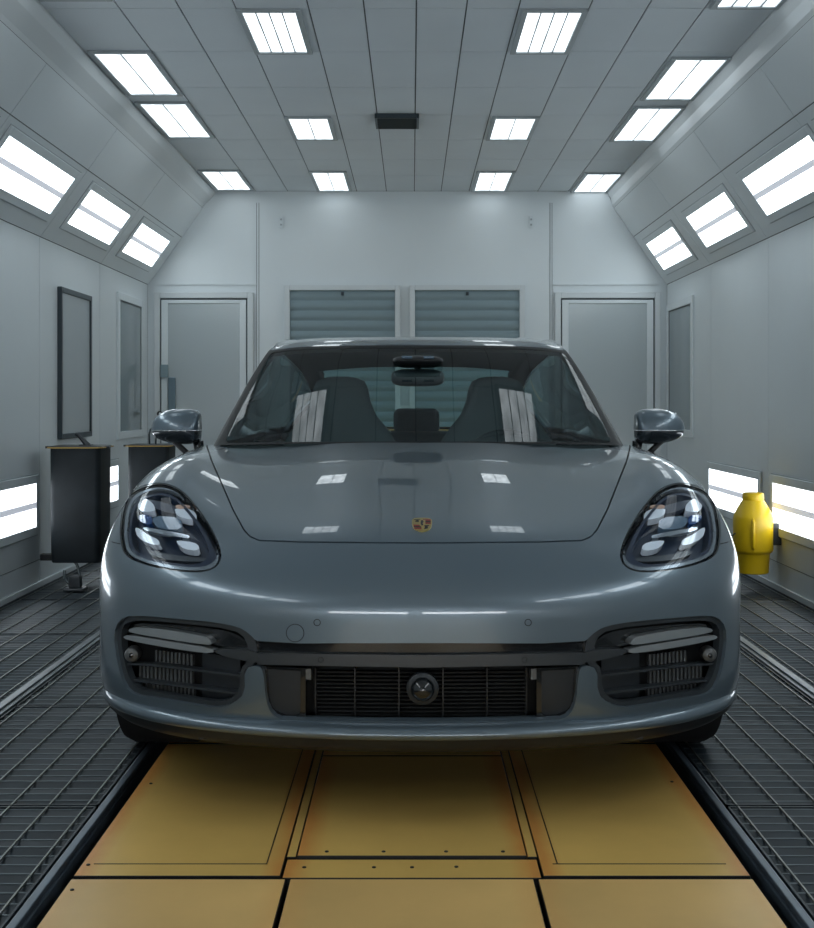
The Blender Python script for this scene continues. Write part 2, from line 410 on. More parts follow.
b.build('louvers', M['dframe'], r)
# small hooks / sensor plates on the back wall
for x in (-1.12, 1.02):
    r = thing('wall_socket', 'tiny white switch plate high on the back wall, ' + ('left end' if x < 0 else 'right end'), 'switch', (x, YB - .012, 2.66))
    b = MB(); b.box(-.015, .015, -.02, 0, -.05, .05); b.build('plate', M['wall'], r, bevel=.003)
    b = MB(); b.box(-.008, .008, -.03, -.02, .015, .03); b.box(-.008, .008, -.03, -.02, -.03, -.015); b.build('screws', M['frame'], r)

# ================================================================== FLOOR
ordw = ['nearest', 'second', 'third', 'fourth', 'fifth', 'sixth', 'seventh', 'eighth']
gy = [1.3, 2.46, 3.66, 4.86, 6.38, 7.5, 8.75, 10.0, 11.28]
for side, x0, x1, where in ((-1, -1.465, -.875, 'inner left strip beside the ochre plates'), (-1, -2.255, -1.535, 'outer strip along the left wall'),
                            (1, .875, 1.505, 'inner right strip beside the ochre plates'), (1, 1.575, 2.175, 'outer strip along the right wall')):
    for k in range(len(gy) - 1):
        y0, y1 = gy[k] + .006, gy[k + 1] - .006
        o = thing('floor_grate', f'dark steel floor grate, {where}, {ordw[k]} from camera', 'grate', ((x0 + x1) / 2, (y0 + y1) / 2, 0), 'floor grates')
        w, h = (x1 - x0) / 2, (y1 - y0) / 2
        b = MB(); e = MB(); n = int((y1 - y0) / .060)
        for j in range(n):
            y = -h + (j + .5) * 2 * h / n; t = random.uniform(-.10, .10); q = random.uniform(-.004, .004)
            b.obox((0, y, -.014), (1, q, 0), (0, .93, .30 + t), (0, -.30 - t, .93), -w + .008, w - .008, -.021, .021, -.002, .002)
            e.obox((0, y, -.014), (1, q, 0), (0, .93, .30 + t), (0, -.30 - t, .93), -w + .008, w - .008, .017, .0212, .002, .0032)
        b.build('slats', M['slat'], o); e.build('slat_glints', M['slat_edge'], o)
        b = MB(); m = max(5, int(round(2 * w / .105)))
        for j in range(m):
            x = -w + .03 + (2 * w - .06) * j / (m - 1); b.box(x - .0022, x + .0022, -h, h, -.006, -.001)
        b.build('wires', M['wire'], o)
        b = MB()
        for a in ((-w, -w + .006, -h, h), (w - .006, w, -h, h), (-w, w, -h, -h + .008), (-w, w, h - .008, h)): b.box(*a, -.05, -.002)
        b.build('border', M['slat'], o)
for x, lab in ((-1.5, 'long pale steel floor rail between the left grates'), (1.54, 'long pale steel floor rail between the right grates')):
    b = MB(); b.box(-.03, .03, 1.3, 11.28, -.06, .004); b.box(-.012, .012, 1.3, 11.28, .004, .012)
    o = b.build('floor_rail', M['rail'], bevel=.003); o.location.x = x; tag(o, lab, 'rail', 'pale floor rails')
for s, lab in ((-1, 'dark steel edge rail along the left side of the ochre plates'), (1, 'dark steel edge rail along the right side of the ochre plates')):
    b = MB(); b.box(*sorted((s * -.001, s * .035)), 1.3, 11.28, -.06, -.012); b.box(*sorted((s * .004, s * .026)), 1.3, 11.28, -.012, .004)
    o = b.build('floor_rail', M['drail'], bevel=.003); o.location.x = s * .838; tag(o, lab, 'rail', 'dark edge rails')
b = MB()
def plate(lab, x0, x1, y0, y1, m, z=0.0, bolts=()):
    r = thing('floor_plate', lab, 'floor plate', ((x0 + x1) / 2, (y0 + y1) / 2, z), 'ochre floor plates')
    w, h = (x1 - x0) / 2, (y1 - y0) / 2
    b = MB(); b.box(-w, w, -h, h, -.035, 0); b.m[:] = [1, 0, 1, 1, 1, 1]; b.build('plate', [M[m], M['bolt']], r, bevel=.0012, seg=1)
    for (bx, by) in bolts:
        b = MB(); b.lathe([(.005, 0), (.005, .002), (.003, .003)], (bx * w, by * h, 0), 'z', 12); b.build('bolt', M['bolt'], r, smooth=True)
    return r
G = .011
plate('tan floor plate at the bottom left corner of the plate field', -.80, -.297, 1.7, 3.1 - G, 'plate_b', bolts=((-.92, .9),))
plate('tan floor plate at the bottom middle, in front of the cross strip', -.285, .285, 1.7, 3.1 - G, 'plate_b')
plate('tan floor plate at the bottom right corner of the plate field', .297, .80, 1.7, 3.1 - G, 'plate_b')
plate('ochre floor plate with rusty edges under the left headlight side of the bumper', -.80, -.312, 3.1 + G, 4.31, 'plate_a', bolts=((-.93, -.88), (-.86, .25)))
plate('ochre floor plate with rusty edges under the right headlight side of the bumper', .312, .80, 3.1 + G, 4.31, 'plate_a', bolts=((.86, .28),))
plate('ochre floor plate in the middle, directly below the car badge', -.283, 0.283, 3.249, 4.16, 'plate_a', 0, bolts=((-.75, -.94), (-.25, -.94), (.3, -.94), (.8, -.94)))
plate('narrow ochre cross strip in front of the middle plate', -.3065, .3065, 3.1 + G, 3.236, 'plate_a', -.005, bolts=((0, .1), (-.3, .1), (.35, .15), (-.85, .1)))
plate('narrow ochre strip in shadow under the bumper, behind the middle plate', -.283, .283, 4.17, 4.31, 'plate_a')
plate('shaded ochre floor plate under the car, left', -.80, -.305, 4.325, 5.6, 'plate_a')
plate('shaded ochre floor plate under the car, middle', -.285, .285, 4.325, 5.6, 'plate_a')
plate('shaded ochre floor plate under the car, right', .305, .80, 4.325, 5.6, 'plate_a')
plate('long ochre floor plate reaching under the rear of the car', -.80, .80, 5.61, 11.28, 'plate_a')
plate('ochre floor plate at the camera, out of frame', -.80, .80, -1.0, 1.69, 'plate_b')
for s, lab in ((-1, 'narrow ochre seam strip between the left and middle plates'), (1, 'narrow ochre seam strip between the middle and right plates')):
    plate(lab, s * .298 - .0115, s * .298 + .0115, 3.249, 4.31, 'plate_a', -.003)
    a = bpy.data.objects['floor_plate.003' if s < 0 else 'floor_plate.004']
    b = MB(); b.box(-.215, .205, -.522, -.5195, 0, .0012); b.box(*sorted((s * -.205, s * -.2025)), -.522, .55, 0, .0012); b.build('weld_line', M['bolt'], a)
# ================================================================== SMALL OBJECTS
def bin_(x, y, lab, loop, z1=.845):
    r = thing('waste_bin', lab, 'bin', (x, y, 0), 'black bins along the left wall')
    w, d = .150, .15; z0 = .165
    def ringr(w, d, z, k=.035):
        p = []
        for sx, sy in ((1, 1), (-1, 1), (-1, -1), (1, -1)):
            for q in range(5):
                a = (0 if (sx, sy) == (1, 1) else 90 if (sx, sy) == (-1, 1) else 180 if (sx, sy) == (-1, -1) else 270) + q * 22.5
                a = math.radians(a); p.append((sx * (w - k) + k * math.cos(a), sy * (d - k) + k * math.sin(a), z))
        return p
    b = MB(); b.loft([ringr(w * .95, d * .95, z0), ringr(w * .985, d * .985, z0 + .02), ringr(w, d, .5), ringr(w * 1.01, d * 1.01, z1)]); b.build('body', M['bin'], r, smooth=True)
    b = MB(); b.loft([ringr(w + .018, d + .02, z1), ringr(w + .018, d + .02, z1 + .007)]); b.build('rim', M['ochre_edge'], r, bevel=.002)
    b = MB(); b.loft([ringr(w + .008, d + .012, z1 + .007), ringr(w + .004, d + .01, z1 + .013)]); b.build('lid', M['satin'], r, bevel=.002)
    b = MB(); b.box(-w - .05, -w + .02, -.06, -.02, z1 - .004, z1 + .010); b.box(w - .02, w + .035, -.06, -.02, z1 - .002, z1 + .010); b.build('rim_tab', M['satin'], r, bevel=.002)
    b = MB(); b.box(-w - .09 , -w + .03, -.03, .03, .165, .205); b.build('wall_bracket', M['black'], r, bevel=.004)
    b = MB(); b.tube(rounded([(-.05, -.10, .17), (-.075, -.11, .11), (-.06, -.12, .05), (.0, -.13, .02), (.03, -.12, .06), (.0, -.10, .17)], 2)[2:-2], .009); b.build('foot_rod', M['steel'], r, smooth=2)
    b = MB(); b.box(-.06, .06, -.19, -.07, 0.0, .018); b.box(-.035, .035, -.16, -.10, .018, .09); b.build('foot', M['satin'], r, bevel=.006)
    if loop:
        b = MB(); b.tube([(x_, 0, z1 + z_) for x_, z_ in ((-.02, .010), (-.022, .085), (-.012, .123), (.006, .133), (.022, .117), (.028, .075), (.026, .010))], .007); b.build('loop_handle', M['steel'], r, smooth=2)
    else:
        b = MB(); b.tube([(.045, -.02, .855), (.03, -.02, .875), (.005, -.02, .905), (-.01, -.02, .922), (-.028, -.02, .926)], [.022, .016, .013, .014, .009]); b.box(.0, .07, -.05, .02, .855, .864)
        b.build('latch_handle', M['satin'], r, smooth=True)
    return r
bin_(-2.0, 7.95, 'black box bin with slanted handle, nearer of two by the left wall', False)
bin_(-1.925, 9.75, 'black box bin behind the left mirror, farther of two, with loop handle', True, .795)

r = thing('canister', 'bright yellow plastic canister hung on the right wall beside the headlight', 'canister', (2.035, 7.85, .10))
b = MB(); b.lathe([(.084, 0), (.090, .006), (.097, .115), (.101, .122), (.113, .130), (.117, .142), (.118, .325), (.114, .345), (.094, .385), (.070, .425), (.064, .433), (.060, .438)], n=48)
b.build('body', M['yellow'], r, smooth=True)
b = MB(); b.lathe([(.062, .436), (.064, .442), (.062, .472), (.056, .480), (.03, .482)], n=40); b.build('cap', M['yellow'], r, smooth=True)
b = MB(); b.tube([(-.030, -.112, .15), (-.030, -.122, .165), (-.030, -.122, .31), (-.030, -.110, .33)], [.006, .010, .010, .006]); b.build('grip_ridge', M['yellow'], r, smooth=2)
b = MB(); b.box(.095, .158, -.05, .05, .17, .30); b.build('wall_mount', M['satin'], r, bevel=.006)
b = MB(); b.tube([(-.115, -.03, .24), (-.14, -.05, .225), (-.17, -.06, .20), (-.19, -.07, .195)], .005); b.build('hook', M['steel'], r, smooth=2)

#CAR_BEGIN
# ================================================================== CAR
# local frame: x across, Y backwards from the nose tip, z up
NOSE = 3.45
car = thing('car', 'grey metallic sports saloon car facing forward in the middle of the booth', 'car', (.024, NOSE, 0))
FPX, VY, HC = 1316.0, 402.0, 1.12
# --- numpy mesh toolbox: A = rows of (x,Y,z,nx,ny,nz,...) , T = triangles
def clip(A, T, phi):
    """keep the part of a triangle mesh where phi <= 0 (cuts triangles on the zero line)"""
    ng = phi <= 0; c = ng[T].sum(1)
    out = [T[c == 3]]; t1 = T[c == 1]; t2 = T[c == 2]
    def rot(t, want):
        if not len(t): return t
        k = np.argmax(ng[t] == want, 1); i = np.arange(len(t))
        return np.stack([t[i, k], t[i, (k + 1) % 3], t[i, (k + 2) % 3]], 1)
    t1 = rot(t1, True); t2 = rot(t2, False)
    E = np.concatenate([t1[:, [0, 1]], t1[:, [0, 2]], t2[:, [0, 1]], t2[:, [0, 2]]]) if len(t1) + len(t2) else np.zeros((0, 2), int)
    if len(E):
        Es = np.sort(E, 1); U, inv = np.unique(Es, axis=0, return_inverse=True); inv = inv.reshape(-1)
        a, b = phi[U[:, 0]], phi[U[:, 1]]; s = (a / (a - b))[:, None]
        NA = A[U[:, 0]] * (1 - s) + A[U[:, 1]] * s
        nn = np.linalg.norm(NA[:, 3:6], axis=1, keepdims=True); NA[:, 3:6] /= np.maximum(nn, 1e-9)
        idx = inv + len(A); n1, n2 = len(t1), len(t2)
        a1, b1 = idx[:n1], idx[n1:2 * n1]; a2, b2 = idx[2 * n1:2 * n1 + n2], idx[2 * n1 + n2:]
        out.append(np.stack([t1[:, 0], a1, b1], 1))
        out.append(np.stack([a2, t2[:, 1], t2[:, 2]], 1)); out.append(np.stack([a2, t2[:, 2], b2], 1))
        A = np.concatenate([A, NA])
    return compact(A, np.concatenate(out))
def compact(A, T):
    if not len(T): return A[:0], T
    u, inv = np.unique(T, return_inverse=True); return A[u], inv.reshape(-1, 3)
def subdiv(A, T):
    E = np.sort(np.concatenate([T[:, [0, 1]], T[:, [1, 2]], T[:, [2, 0]]]), 1)
    U, inv = np.unique(E, axis=0, return_inverse=True); inv = inv.reshape(-1)
    NA = (A[U[:, 0]] + A[U[:, 1]]) / 2; NA[:, 3:6] /= np.maximum(np.linalg.norm(NA[:, 3:6], axis=1, keepdims=True), 1e-9)
    n = len(T); k = inv + len(A); a, b, c = k[:n], k[n:2 * n], k[2 * n:]
    return np.concatenate([A, NA]), np.concatenate([np.stack(q, 1) for q in ((T[:, 0], a, c), (a, T[:, 1], b), (c, b, T[:, 2]), (a, b, c))])
def sdf(P, poly):
    """signed distance (negative inside) from 2-D points to a closed polygon"""
    D = np.full(len(P), 1e9); ins = np.zeros(len(P), bool); m = len(poly)
    for i in range(m):
        a, b = poly[i], poly[(i + 1) % m]; e = b - a; w = P - a
        t = np.clip((w @ e) / max(e @ e, 1e-12), 0, 1); d = w - t[:, None] * e
        D = np.minimum(D, (d ** 2).sum(1))
        c = (a[1] > P[:, 1]) != (b[1] > P[:, 1])
        if c.any():
            xx = a[0] + (P[:, 1] - a[1]) * (b[0] - a[0]) / (b[1] - a[1] + 1e-15); ins ^= c & (P[:, 0] < xx)
    D = np.sqrt(D); return np.where(ins, -D, D)
def bedges(T):
    E = np.concatenate([T[:, [0, 1]], T[:, [1, 2]], T[:, [2, 0]]]); Es = np.sort(E, 1)
    U, first, cnt = np.unique(Es, axis=0, return_index=True, return_counts=True)
    return E[first[cnt == 1]]
def rim(A, T, depth, dirv=None, keep=None):
    """a return edge hanging off every open border that is not on the centre plane"""
    E = bedges(T); E = E[~((np.abs(A[E[:, 0], 0]) < 1e-4) & (np.abs(A[E[:, 1], 0]) < 1e-4))]
    if keep is not None: E = E[keep(A[E[:, 0]]) & keep(A[E[:, 1]])]
    if not len(E): return A, T
    p0, p1 = A[E[:, 0]].copy(), A[E[:, 1]].copy()
    d0 = -p0[:, 3:6] if dirv is None else np.tile(dirv, (len(E), 1)); d1 = -p1[:, 3:6] if dirv is None else d0
    q0, q1 = p0.copy(), p1.copy(); q0[:, :3] += d0 * depth; q1[:, :3] += d1 * depth
    n = np.cross(p1[:, :3] - p0[:, :3], d0); n /= np.maximum(np.linalg.norm(n, axis=1, keepdims=True), 1e-9); n = -n
    for q in (p0, p1, q0, q1): q[:, 3:6] = n
    k = len(E); b = len(A); i = np.arange(k)
    return np.concatenate([A, p0, p1, q0, q1]), np.concatenate([T, np.stack([b + i, b + 2 * k + i, b + k + i], 1), np.stack([b + k + i, b + 2 * k + i, b + 3 * k + i], 1)])
def mirrored(A, T):
    B = A.copy(); B[:, 0] *= -1; B[:, 3] *= -1; return B, T[:, ::-1].copy()
def both(A, T):
    B, U = mirrored(A, T); n = len(A); mp = np.where(np.abs(A[:, 0]) < 1e-5, np.arange(n), np.arange(n) + n)
    return compact(np.concatenate([A, B]), np.concatenate([T, mp[U]]))
def put(name, A, T, m, parent, label=None):
    me = bpy.data.meshes.new(name); me.from_pydata(A[:, :3].tolist(), [], T.tolist()); me.materials.append(m)
    me.polygons.foreach_set('use_smooth', [True] * len(me.polygons))
    me.normals_split_custom_set_from_vertices(A[:, 3:6].tolist())
    o = bpy.data.objects.new(name, me); link(o, parent)
    if label: o['label'] = label
    return o
def cat2(*ms):
    As, Ts, n = [], [], 0
    for A, T in ms: As.append(A[:, :6]); Ts.append(T + n); n += len(A)
    return np.concatenate(As), np.concatenate(Ts)

# --- body cage -----------------------------------------------------
# plan of the lower body (x, Y) and the heights of its rows
plan = [(0, 0), (.25, .010), (.50, .052), (.69, .128), (.836, .242), (.928, .388), (.971, .57), (.980, .77), (.980, .95), (.965, 1.3), (.948, 1.9), (.948, 2.6), (.962, 3.3), (.972, 3.9), (.93, 4.5), (.80, 4.88)]
zr = {0: [.222] * 4 + [.232, .245, .25] + [.24] * 9, 1: [.29] * 4 + [.295, .305, .31] + [.31] * 9, 2: [.41] * 7 + [.43] * 9, 3: [.53] * 6 + [.56] + [.57] * 9,
      4: [.622, .622, .625, .63, .64, .66, .69, .71, .715, .715, .715, .72, .73, .735, .74, .70]}
inset = {0: [.045, .045, .042, .036, .026, .020] + [.020] * 10, 1: [.010, .010, .009, .006, .004, .002] + [.004] * 10, 2: [0] * 16, 3: [0] * 6 + [-.002] * 10, 4: [.016, .016, .017, .018, .018, .016, .012, .010, .008, .012, .014, .014, .008, .006, .012, .02]}
top = [(0, .105, .700), (.25, .118, .700), (.50, .172, .705), (.67, .250, .720), (.795, .345, .745), (.857, .47, .795), (.885, .62, .835), (.900, .79, .862), (.908, .97, .872), (.906, 1.32, .885), (.900, 1.9, .895), (.900, 2.6, .90), (.915, 3.3, .91), (.918, 3.9, .925), (.86, 4.45, .92), (.72, 4.80, .86)]
Hrows = [
 [(0, .245, .765), (.25, .260, .764), (.50, .322, .766), (.70, .408, .800)],
 [(0, .48, .815), (.25, .49, .815), (.52, .53, .817), (.745, .585, .868)],
 [(0, .72, .865), (.27, .725, .865), (.56, .745, .862), (.762, .775, .917)],
 [(0, .98, .911), (.28, .98, .910), (.60, .99, .899), (.768, 1.0, .943)],
 [(0, 1.3, .958), (.30, 1.31, .956), (.62, 1.32, .937), (.785, 1.33, .952)],
 [(0, 1.75, .988), (.32, 1.78, .986), (.66, 1.84, .970), (.805, 1.9, .958)],
 [(0, 2.6, .97), (.3, 2.6, .97), (.66, 2.6, .96), (.82, 2.6, .95)],
 [(0, 3.3, .97), (.3, 3.3, .97), (.66, 3.3, .965), (.83, 3.3, .957)],
 [(0, 3.9, .98), (.3, 3.9, .98), (.64, 3.9, .975), (.82, 3.9, .968)],
 [(0, 4.5, .98), (.3, 4.5, .98), (.60, 4.48, .975), (.765, 4.46, .965)],
 [(0, 4.9, .92), (.28, 4.9, .92), (.52, 4.87, .91), (.64, 4.83, .90)]]
pl = np.array(plan); nrm = []
for j in range(16):
    a = pl[max(j - 1, 0)]; c = pl[min(j + 1, 15)]; t = (c - a) / np.linalg.norm(c - a); nrm.append((t[1], -t[0]) if j else (0, -1))
V = []; idx = {}
def addv(key, p): idx[key] = len(V); V.append(p)
for j in range(16):
    for r in range(5):
        x, y = pl[j] - np.array(nrm[j]) * inset[r][j]; addv(('s', j, r), (0 if j == 0 else x, y, zr[r][j]))
    addv(('s', j, 5), top[j])
for k, row in enumerate(Hrows, 1):
    for c in range(4): addv(('h', k, c), row[c])
def hk(k, c): return idx[('s', c, 5)] if k == 0 else (idx[('s', 4 + k, 5)] if c == 4 else idx[('h', k, c)])
Q = []
for j in range(15):
    for r in range(5): Q.append((idx[('s', j, r)], idx[('s', j + 1, r)], idx[('s', j + 1, r + 1)], idx[('s', j, r + 1)]))
for k in range(11):
    for c in range(4): Q.append((hk(k, c), hk(k, c + 1), hk(k + 1, c + 1), hk(k + 1, c)))
V = np.array(V, float); n = len(V)
mp = np.where(V[:, 0] == 0, np.arange(n), np.arange(n) + n)
V2 = np.concatenate([V, V * [-1, 1, 1]]); Q2 = Q + [tuple(mp[i] for i in q[::-1]) for q in Q]
used = np.unique(np.array(Q2)); re = np.full(len(V2), -1); re[used] = np.arange(len(used))
target = V2[used]; Q2 = [tuple(int(re[i]) for i in q) for q in Q2]
LEV = 4
me = bpy.data.meshes.new('cage'); me.from_pydata(target.tolist(), [], Q2)
co = bpy.data.objects.new('cage', me); COL.objects.link(co)
sm = co.modifiers.new('s', 'SUBSURF'); sm.levels = 3; sm.boundary_smooth = 'ALL'
cage = target.copy()
def evald():
    me.vertices.foreach_set('co', cage.ravel()); me.update()
    dg = bpy.context.evaluated_depsgraph_get(); dg.update()
    e = co.evaluated_get(dg); m2 = e.to_mesh()
    a = np.empty(len(m2.vertices) * 3); m2.vertices.foreach_get('co', a)
    return e, m2, a.reshape(-1, 3)
for it in range(5):
    e, m2, a = evald(); d = target - a[:len(target)]; d[:, 0] = np.where(np.abs(target[:, 0]) < 1e-9, 0, d[:, 0])
    cage = cage + d * .8; e.to_mesh_clear()
sm.levels = LEV
e, m2, a = evald()
nn = np.empty(len(a) * 3); m2.vertices.foreach_get('normal', nn)
li = np.empty(len(m2.polygons) * 4, dtype=np.int32); m2.loops.foreach_get('vertex_index', li); q = li.reshape(-1, 4)
T0 = np.concatenate([q[:, [0, 1, 2]], q[:, [0, 2, 3]]]); A0 = np.concatenate([a, nn.reshape(-1, 3)], 1)
e.to_mesh_clear(); bpy.data.objects.remove(co); bpy.data.meshes.remove(me)
A0[np.abs(A0[:, 0]) < 1e-5, 0] = 0
keepT = (A0[T0, 0] >= -1e-7).all(1); A0, T0 = compact(A0, T0[keepT])
if (A0[T0[:, 0], 3:6] * np.cross(A0[T0[:, 1], :3] - A0[T0[:, 0], :3], A0[T0[:, 2], :3] - A0[T0[:, 0], :3])).sum() < 0: T0 = T0[:, ::-1].copy()
if (A0[A0[:, 2] > .9, 5]).mean() < 0: A0[:, 3:6] *= -1; T0 = T0[:, ::-1].copy()
print('body half tris', len(T0))
# --- front-view coordinates (scaled to the photograph) of any surface point
def uv(A):
    d = NOSE + A[:, 1]; return np.stack([A[:, 0] / d * FPX, VY - (A[:, 2] - HC) / d * FPX], 1)
def facing(A):
    w = A[:, :3] - np.array((0, -NOSE, HC)); return ((A[:, 3:6] * w).sum(1) < -.02) & (A[:, 1] < 1.75)
def PX(pts, it=2):   # photograph points (left half) -> polygon in half-front coordinates
    p = np.array(pts, float); p[:, 0] = 419.5 - p[:, 0]
    return rounded(p, it) if it else p
UV0 = uv(A0); FRONT = facing(A0)
bvh = BVHTree.FromPolygons(A0[:, :3].tolist(), T0.tolist())
def hit(px, py, off=0.0):
    u = 419.5 - px; o = Vector((0, -NOSE, HC)); d = Vector((u / FPX, 1, -(py - VY) / FPX)).normalized(); s = 1
    if u < 0: d.x *= -1; s = -1
    h = bvh.ray_cast(o, d)
    if h[0] is None: return None, None
    p, nm = h[0], h[1]
    if nm.dot(d) > 0: nm = -nm
    p = p - nm * off
    return Vector((-p.x * s, p.y, p.z)), Vector((-nm.x * s, nm.y, nm.z))   # left of the photograph is -x
def region(poly, grow=0, inner=None, pad=30, level=None, signed=False):
    """piece of the body surface inside an outline, finely split first"""
    A, T = (both(A0, T0) if signed else (A0, T0)); U = uv(A); F = facing(A)
    if signed: poly = poly * [-1, 1]; inner = None if inner is None else inner * [-1, 1]
    lo, hi = poly.min(0) - pad, poly.max(0) + pad
    ok = F & (U > lo).all(1) & (U < hi).all(1)
    A, T = compact(A, T[ok[T].all(1)])
    size = min(hi - lo) - 2 * pad
    lv = level if level is not None else (2 if size < 40 else 1)
    for _ in range(lv): A, T = subdiv(A, T)
    ph = sdf(uv(A), poly) - grow
    if inner is not None: ph = np.maximum(ph, -sdf(uv(A), inner))
    return clip(A, T, ph)
def sink(A, d, back=0.0, ray=True):
    A = A.copy()
    if d > .008 and ray:                    # deep recesses go straight into the car, along the line of sight of the tracing
        w = A[:, :3] - np.array((0, -NOSE, HC)); w /= np.linalg.norm(w, axis=1, keepdims=True)
        A[:, :3] += w * d / np.clip(-(w * A[:, 3:6]).sum(1, keepdims=True), .45, 1)
    else: A[:, :3] -= A[:, 3:6] * d
    A[:, 1] += back; return A
def piece(name, poly, m, parent, off=0.0, thick=.006, grow=0, inner=None, mode='both', back=0.0, label=None, level=None, signed=False, ray=True):
    A, T = region(poly, grow, inner, level=level, signed=signed); A = sink(A, off, back, ray)
    if thick: A, T = rim(A, T, thick)
    if mode == 'both': return put(name, *both(A, T), m, parent, label)
    if mode == 'one': return put(name, A, T, m, parent, label)
    L = put(name, *mirrored(A, T), m, parent[0] if isinstance(parent, tuple) else parent, label)
    R = put(name, A, T, m, parent[1] if isinstance(parent, tuple) else parent, label)
    return L, R

# --- outlines traced over the photograph (left half, mirrored to the right)
O_hood = PX([(207.5, 400), (208, 447), (212, 461), (220, 480), (232, 509), (243, 530), (249, 536.5), (258, 540.5), (300, 542), (419.5, 543), (632, 543), (632, 400)], 0)
O_lamp = PX([(121.3, 544), (119.8, 530), (124, 503), (134, 490), (152.6, 484), (165, 484), (180, 490), (194, 505), (207, 523.5), (217, 544), (219.5, 557), (215, 566), (203, 571), (184, 571), (159, 567.5), (136, 561), (124.5, 554)])
O_open = PX([(419.5, 643), (257, 643.5), (247, 633), (236, 626.5), (212, 622), (167, 618), (130, 615), (118, 620), (112.5, 634), (116, 663), (123, 686), (133, 695), (156, 698), (200, 706), (218, 708), (232, 703), (243, 694), (243, 668), (257, 665), (262, 672), (264, 700), (270, 715), (283, 721), (419.5, 722), (580, 722), (580, 643)], 1)
O_side = PX([(255, 643), (247, 632), (236, 626.5), (212, 623), (167, 619), (130, 616), (119, 620.5), (113.5, 634), (117, 663), (124, 685), (133, 694), (156, 697), (200, 705), (218, 707), (232, 702), (242, 694), (242, 668), (254, 664)], 1)
O_sidein = PX([(246, 640), (232, 629), (167, 622), (132, 620), (121, 626), (120, 640), (123, 663), (130, 682), (139, 690), (156, 692), (200, 700), (218, 702), (229, 699), (238, 691), (239, 668), (246, 662)], 1)
lip = np.array([(104, 684), (107, 695), (113, 702), (125, 709), (150, 717), (200, 726), (300, 736), (419.5, 740)], float)
lip[:, 0] = 419.5 - lip[:, 0]; lip = lip[::-1]           # u from the middle outwards
# --- body shell -----------------------------------------------------
dep = NOSE + A0[:, 1]
foot = np.array([(-1, 1.39), (0, 1.39), (.4, 1.41), (.60, 1.41), (.70, 1.43), (.765, 1.52), (.80, 1.72), (.825, 1.95), (.835, 2.6), (.835, 3.3), (.815, 4.0), (.72, 4.45), (.5, 4.62), (0, 4.66), (-1, 4.66)])
ph_foot = np.where(A0[:, 2] > .80, sdf(A0[:, :2], foot), 9.)
ph_hood = np.where(FRONT | (A0[:, 5] > .7), sdf(UV0, O_hood), 99.)
ph_hood = np.where(A0[:, 1] > 1.72, 99., ph_hood)
def wheelphi(A, Yc, R): return np.where(np.abs(A[:, 0]) > .55, np.hypot(A[:, 1] - Yc, A[:, 2] - .352) - R, 9.)
def cut(A, T, fn, keep_out=True):
    ph = fn(A); return clip(A, T, -ph if keep_out else ph)
ufoot = lambda A: np.where(A[:, 2] > .80, sdf(A[:, :2], foot), 9.)
uhood = lambda A, g: np.where((A[:, 5] > .35) & (A[:, 1] < 1.72), sdf(uv(A), O_hood) - g, 99.)
# fine split of everything that is cut up front
ok = (A0[:, 1] < 1.75)
fine = ok[T0].all(1)
Af, Tf = compact(A0, T0[fine]); Ab, Tb = compact(A0, T0[~fine])
Af, Tf = subdiv(Af, Tf)
O_frontmask = lambda A, poly, g: np.where(facing(A), sdf(uv(A), poly) - g, 99.)
A, T = cut(Af, Tf, ufoot)
hA, hT = clip(A, T, uhood(A, -.75))
A, T = clip(A, T, -uhood(A, .75))
A, T = clip(A, T, -O_frontmask(A, O_lamp, 1.4))
A, T = clip(A, T, -O_frontmask(A, O_open, 0))
A, T = clip(A, T, -wheelphi(A, .93, .385))
Rb = cut(*cut(Ab, Tb, ufoot), lambda A: wheelphi(A, 3.88, .39))
nf = len(A)
A, T = cat2((A, T), Rb)
A, T = rim(A, T, .020, keep=lambda P: (P[:, 1] < 1.74) | (P[:, 2] < .75))
body = put('body_shell', *both(A, T), M['paint'], car, 'grey metallic body shell with fenders and bumper cover')
hA, hT = rim(hA, hT, .014)
hood = put('hood', *both(hA, hT), M['paint'], car, 'grey metallic hood with a badge at its front edge')
# dark channel below the shut line
ringA, ringT = clip(Af, Tf, np.maximum(uhood(Af, 9), -uhood(Af, -9))); ringA = sink(ringA, .012)
put('hood_seal', *both(ringA, ringT), M['gap'], car)

# --- headlights ------------------------------------------------------
lampL = piece('headlight', O_lamp, M['lens'], car, off=.002, thick=.0, grow=-.6, mode='pair')
for s, hl in ((-1, lampL[0]), (1, lampL[1])):
    hl['label'] = 'clear headlight with four bright LED units, ' + ('on the side of the bins' if s < 0 else 'on the side of the yellow canister')
def lp(name, poly, m, off, thick=.02, grow=0, it=2, inner=None, back=0.0):
    return piece(name, poly if isinstance(poly, np.ndarray) else PX(poly, it), m, lampL, off=off, thick=thick, grow=grow, mode='pair', inner=inner, back=back, ray=False)
lp('gasket', O_lamp, M['gloss_black'], .001, .012, grow=1.3, inner=PX([(121.3, 544), (119.8, 530), (124, 503), (134, 490), (152.6, 484), (165, 484), (180, 490), (194, 505), (207, 523.5), (217, 544), (219.5, 557), (215, 566), (203, 571), (184, 571), (159, 567.5), (136, 561), (124.5, 554)]) * [1, 1])
O_in = np.array(O_lamp); cen = O_in.mean(0)
lp('bezel', O_lamp, M['lens_rim'], .005, .010, grow=-1.8, inner=cen + (O_in - cen) * [.915, .90] + [-.8, -1.2])
lp('bucket', O_lamp, M['bucket'], .040, 0, grow=1.0)
lp('inner_shade', O_lamp, M['bucket'], .012, .028, grow=-5.0, inner=cen + (O_in - cen) * .80 + [2, -2])
lp('led_unit', [(134, 496), (142, 494), (151, 499), (154, 506), (150, 508), (136, 508)], M['led'], .013, it=1)
lp('led_unit', [(173, 503), (192, 505), (197, 513), (192, 516), (175, 512)], M['led'], .014, it=1)
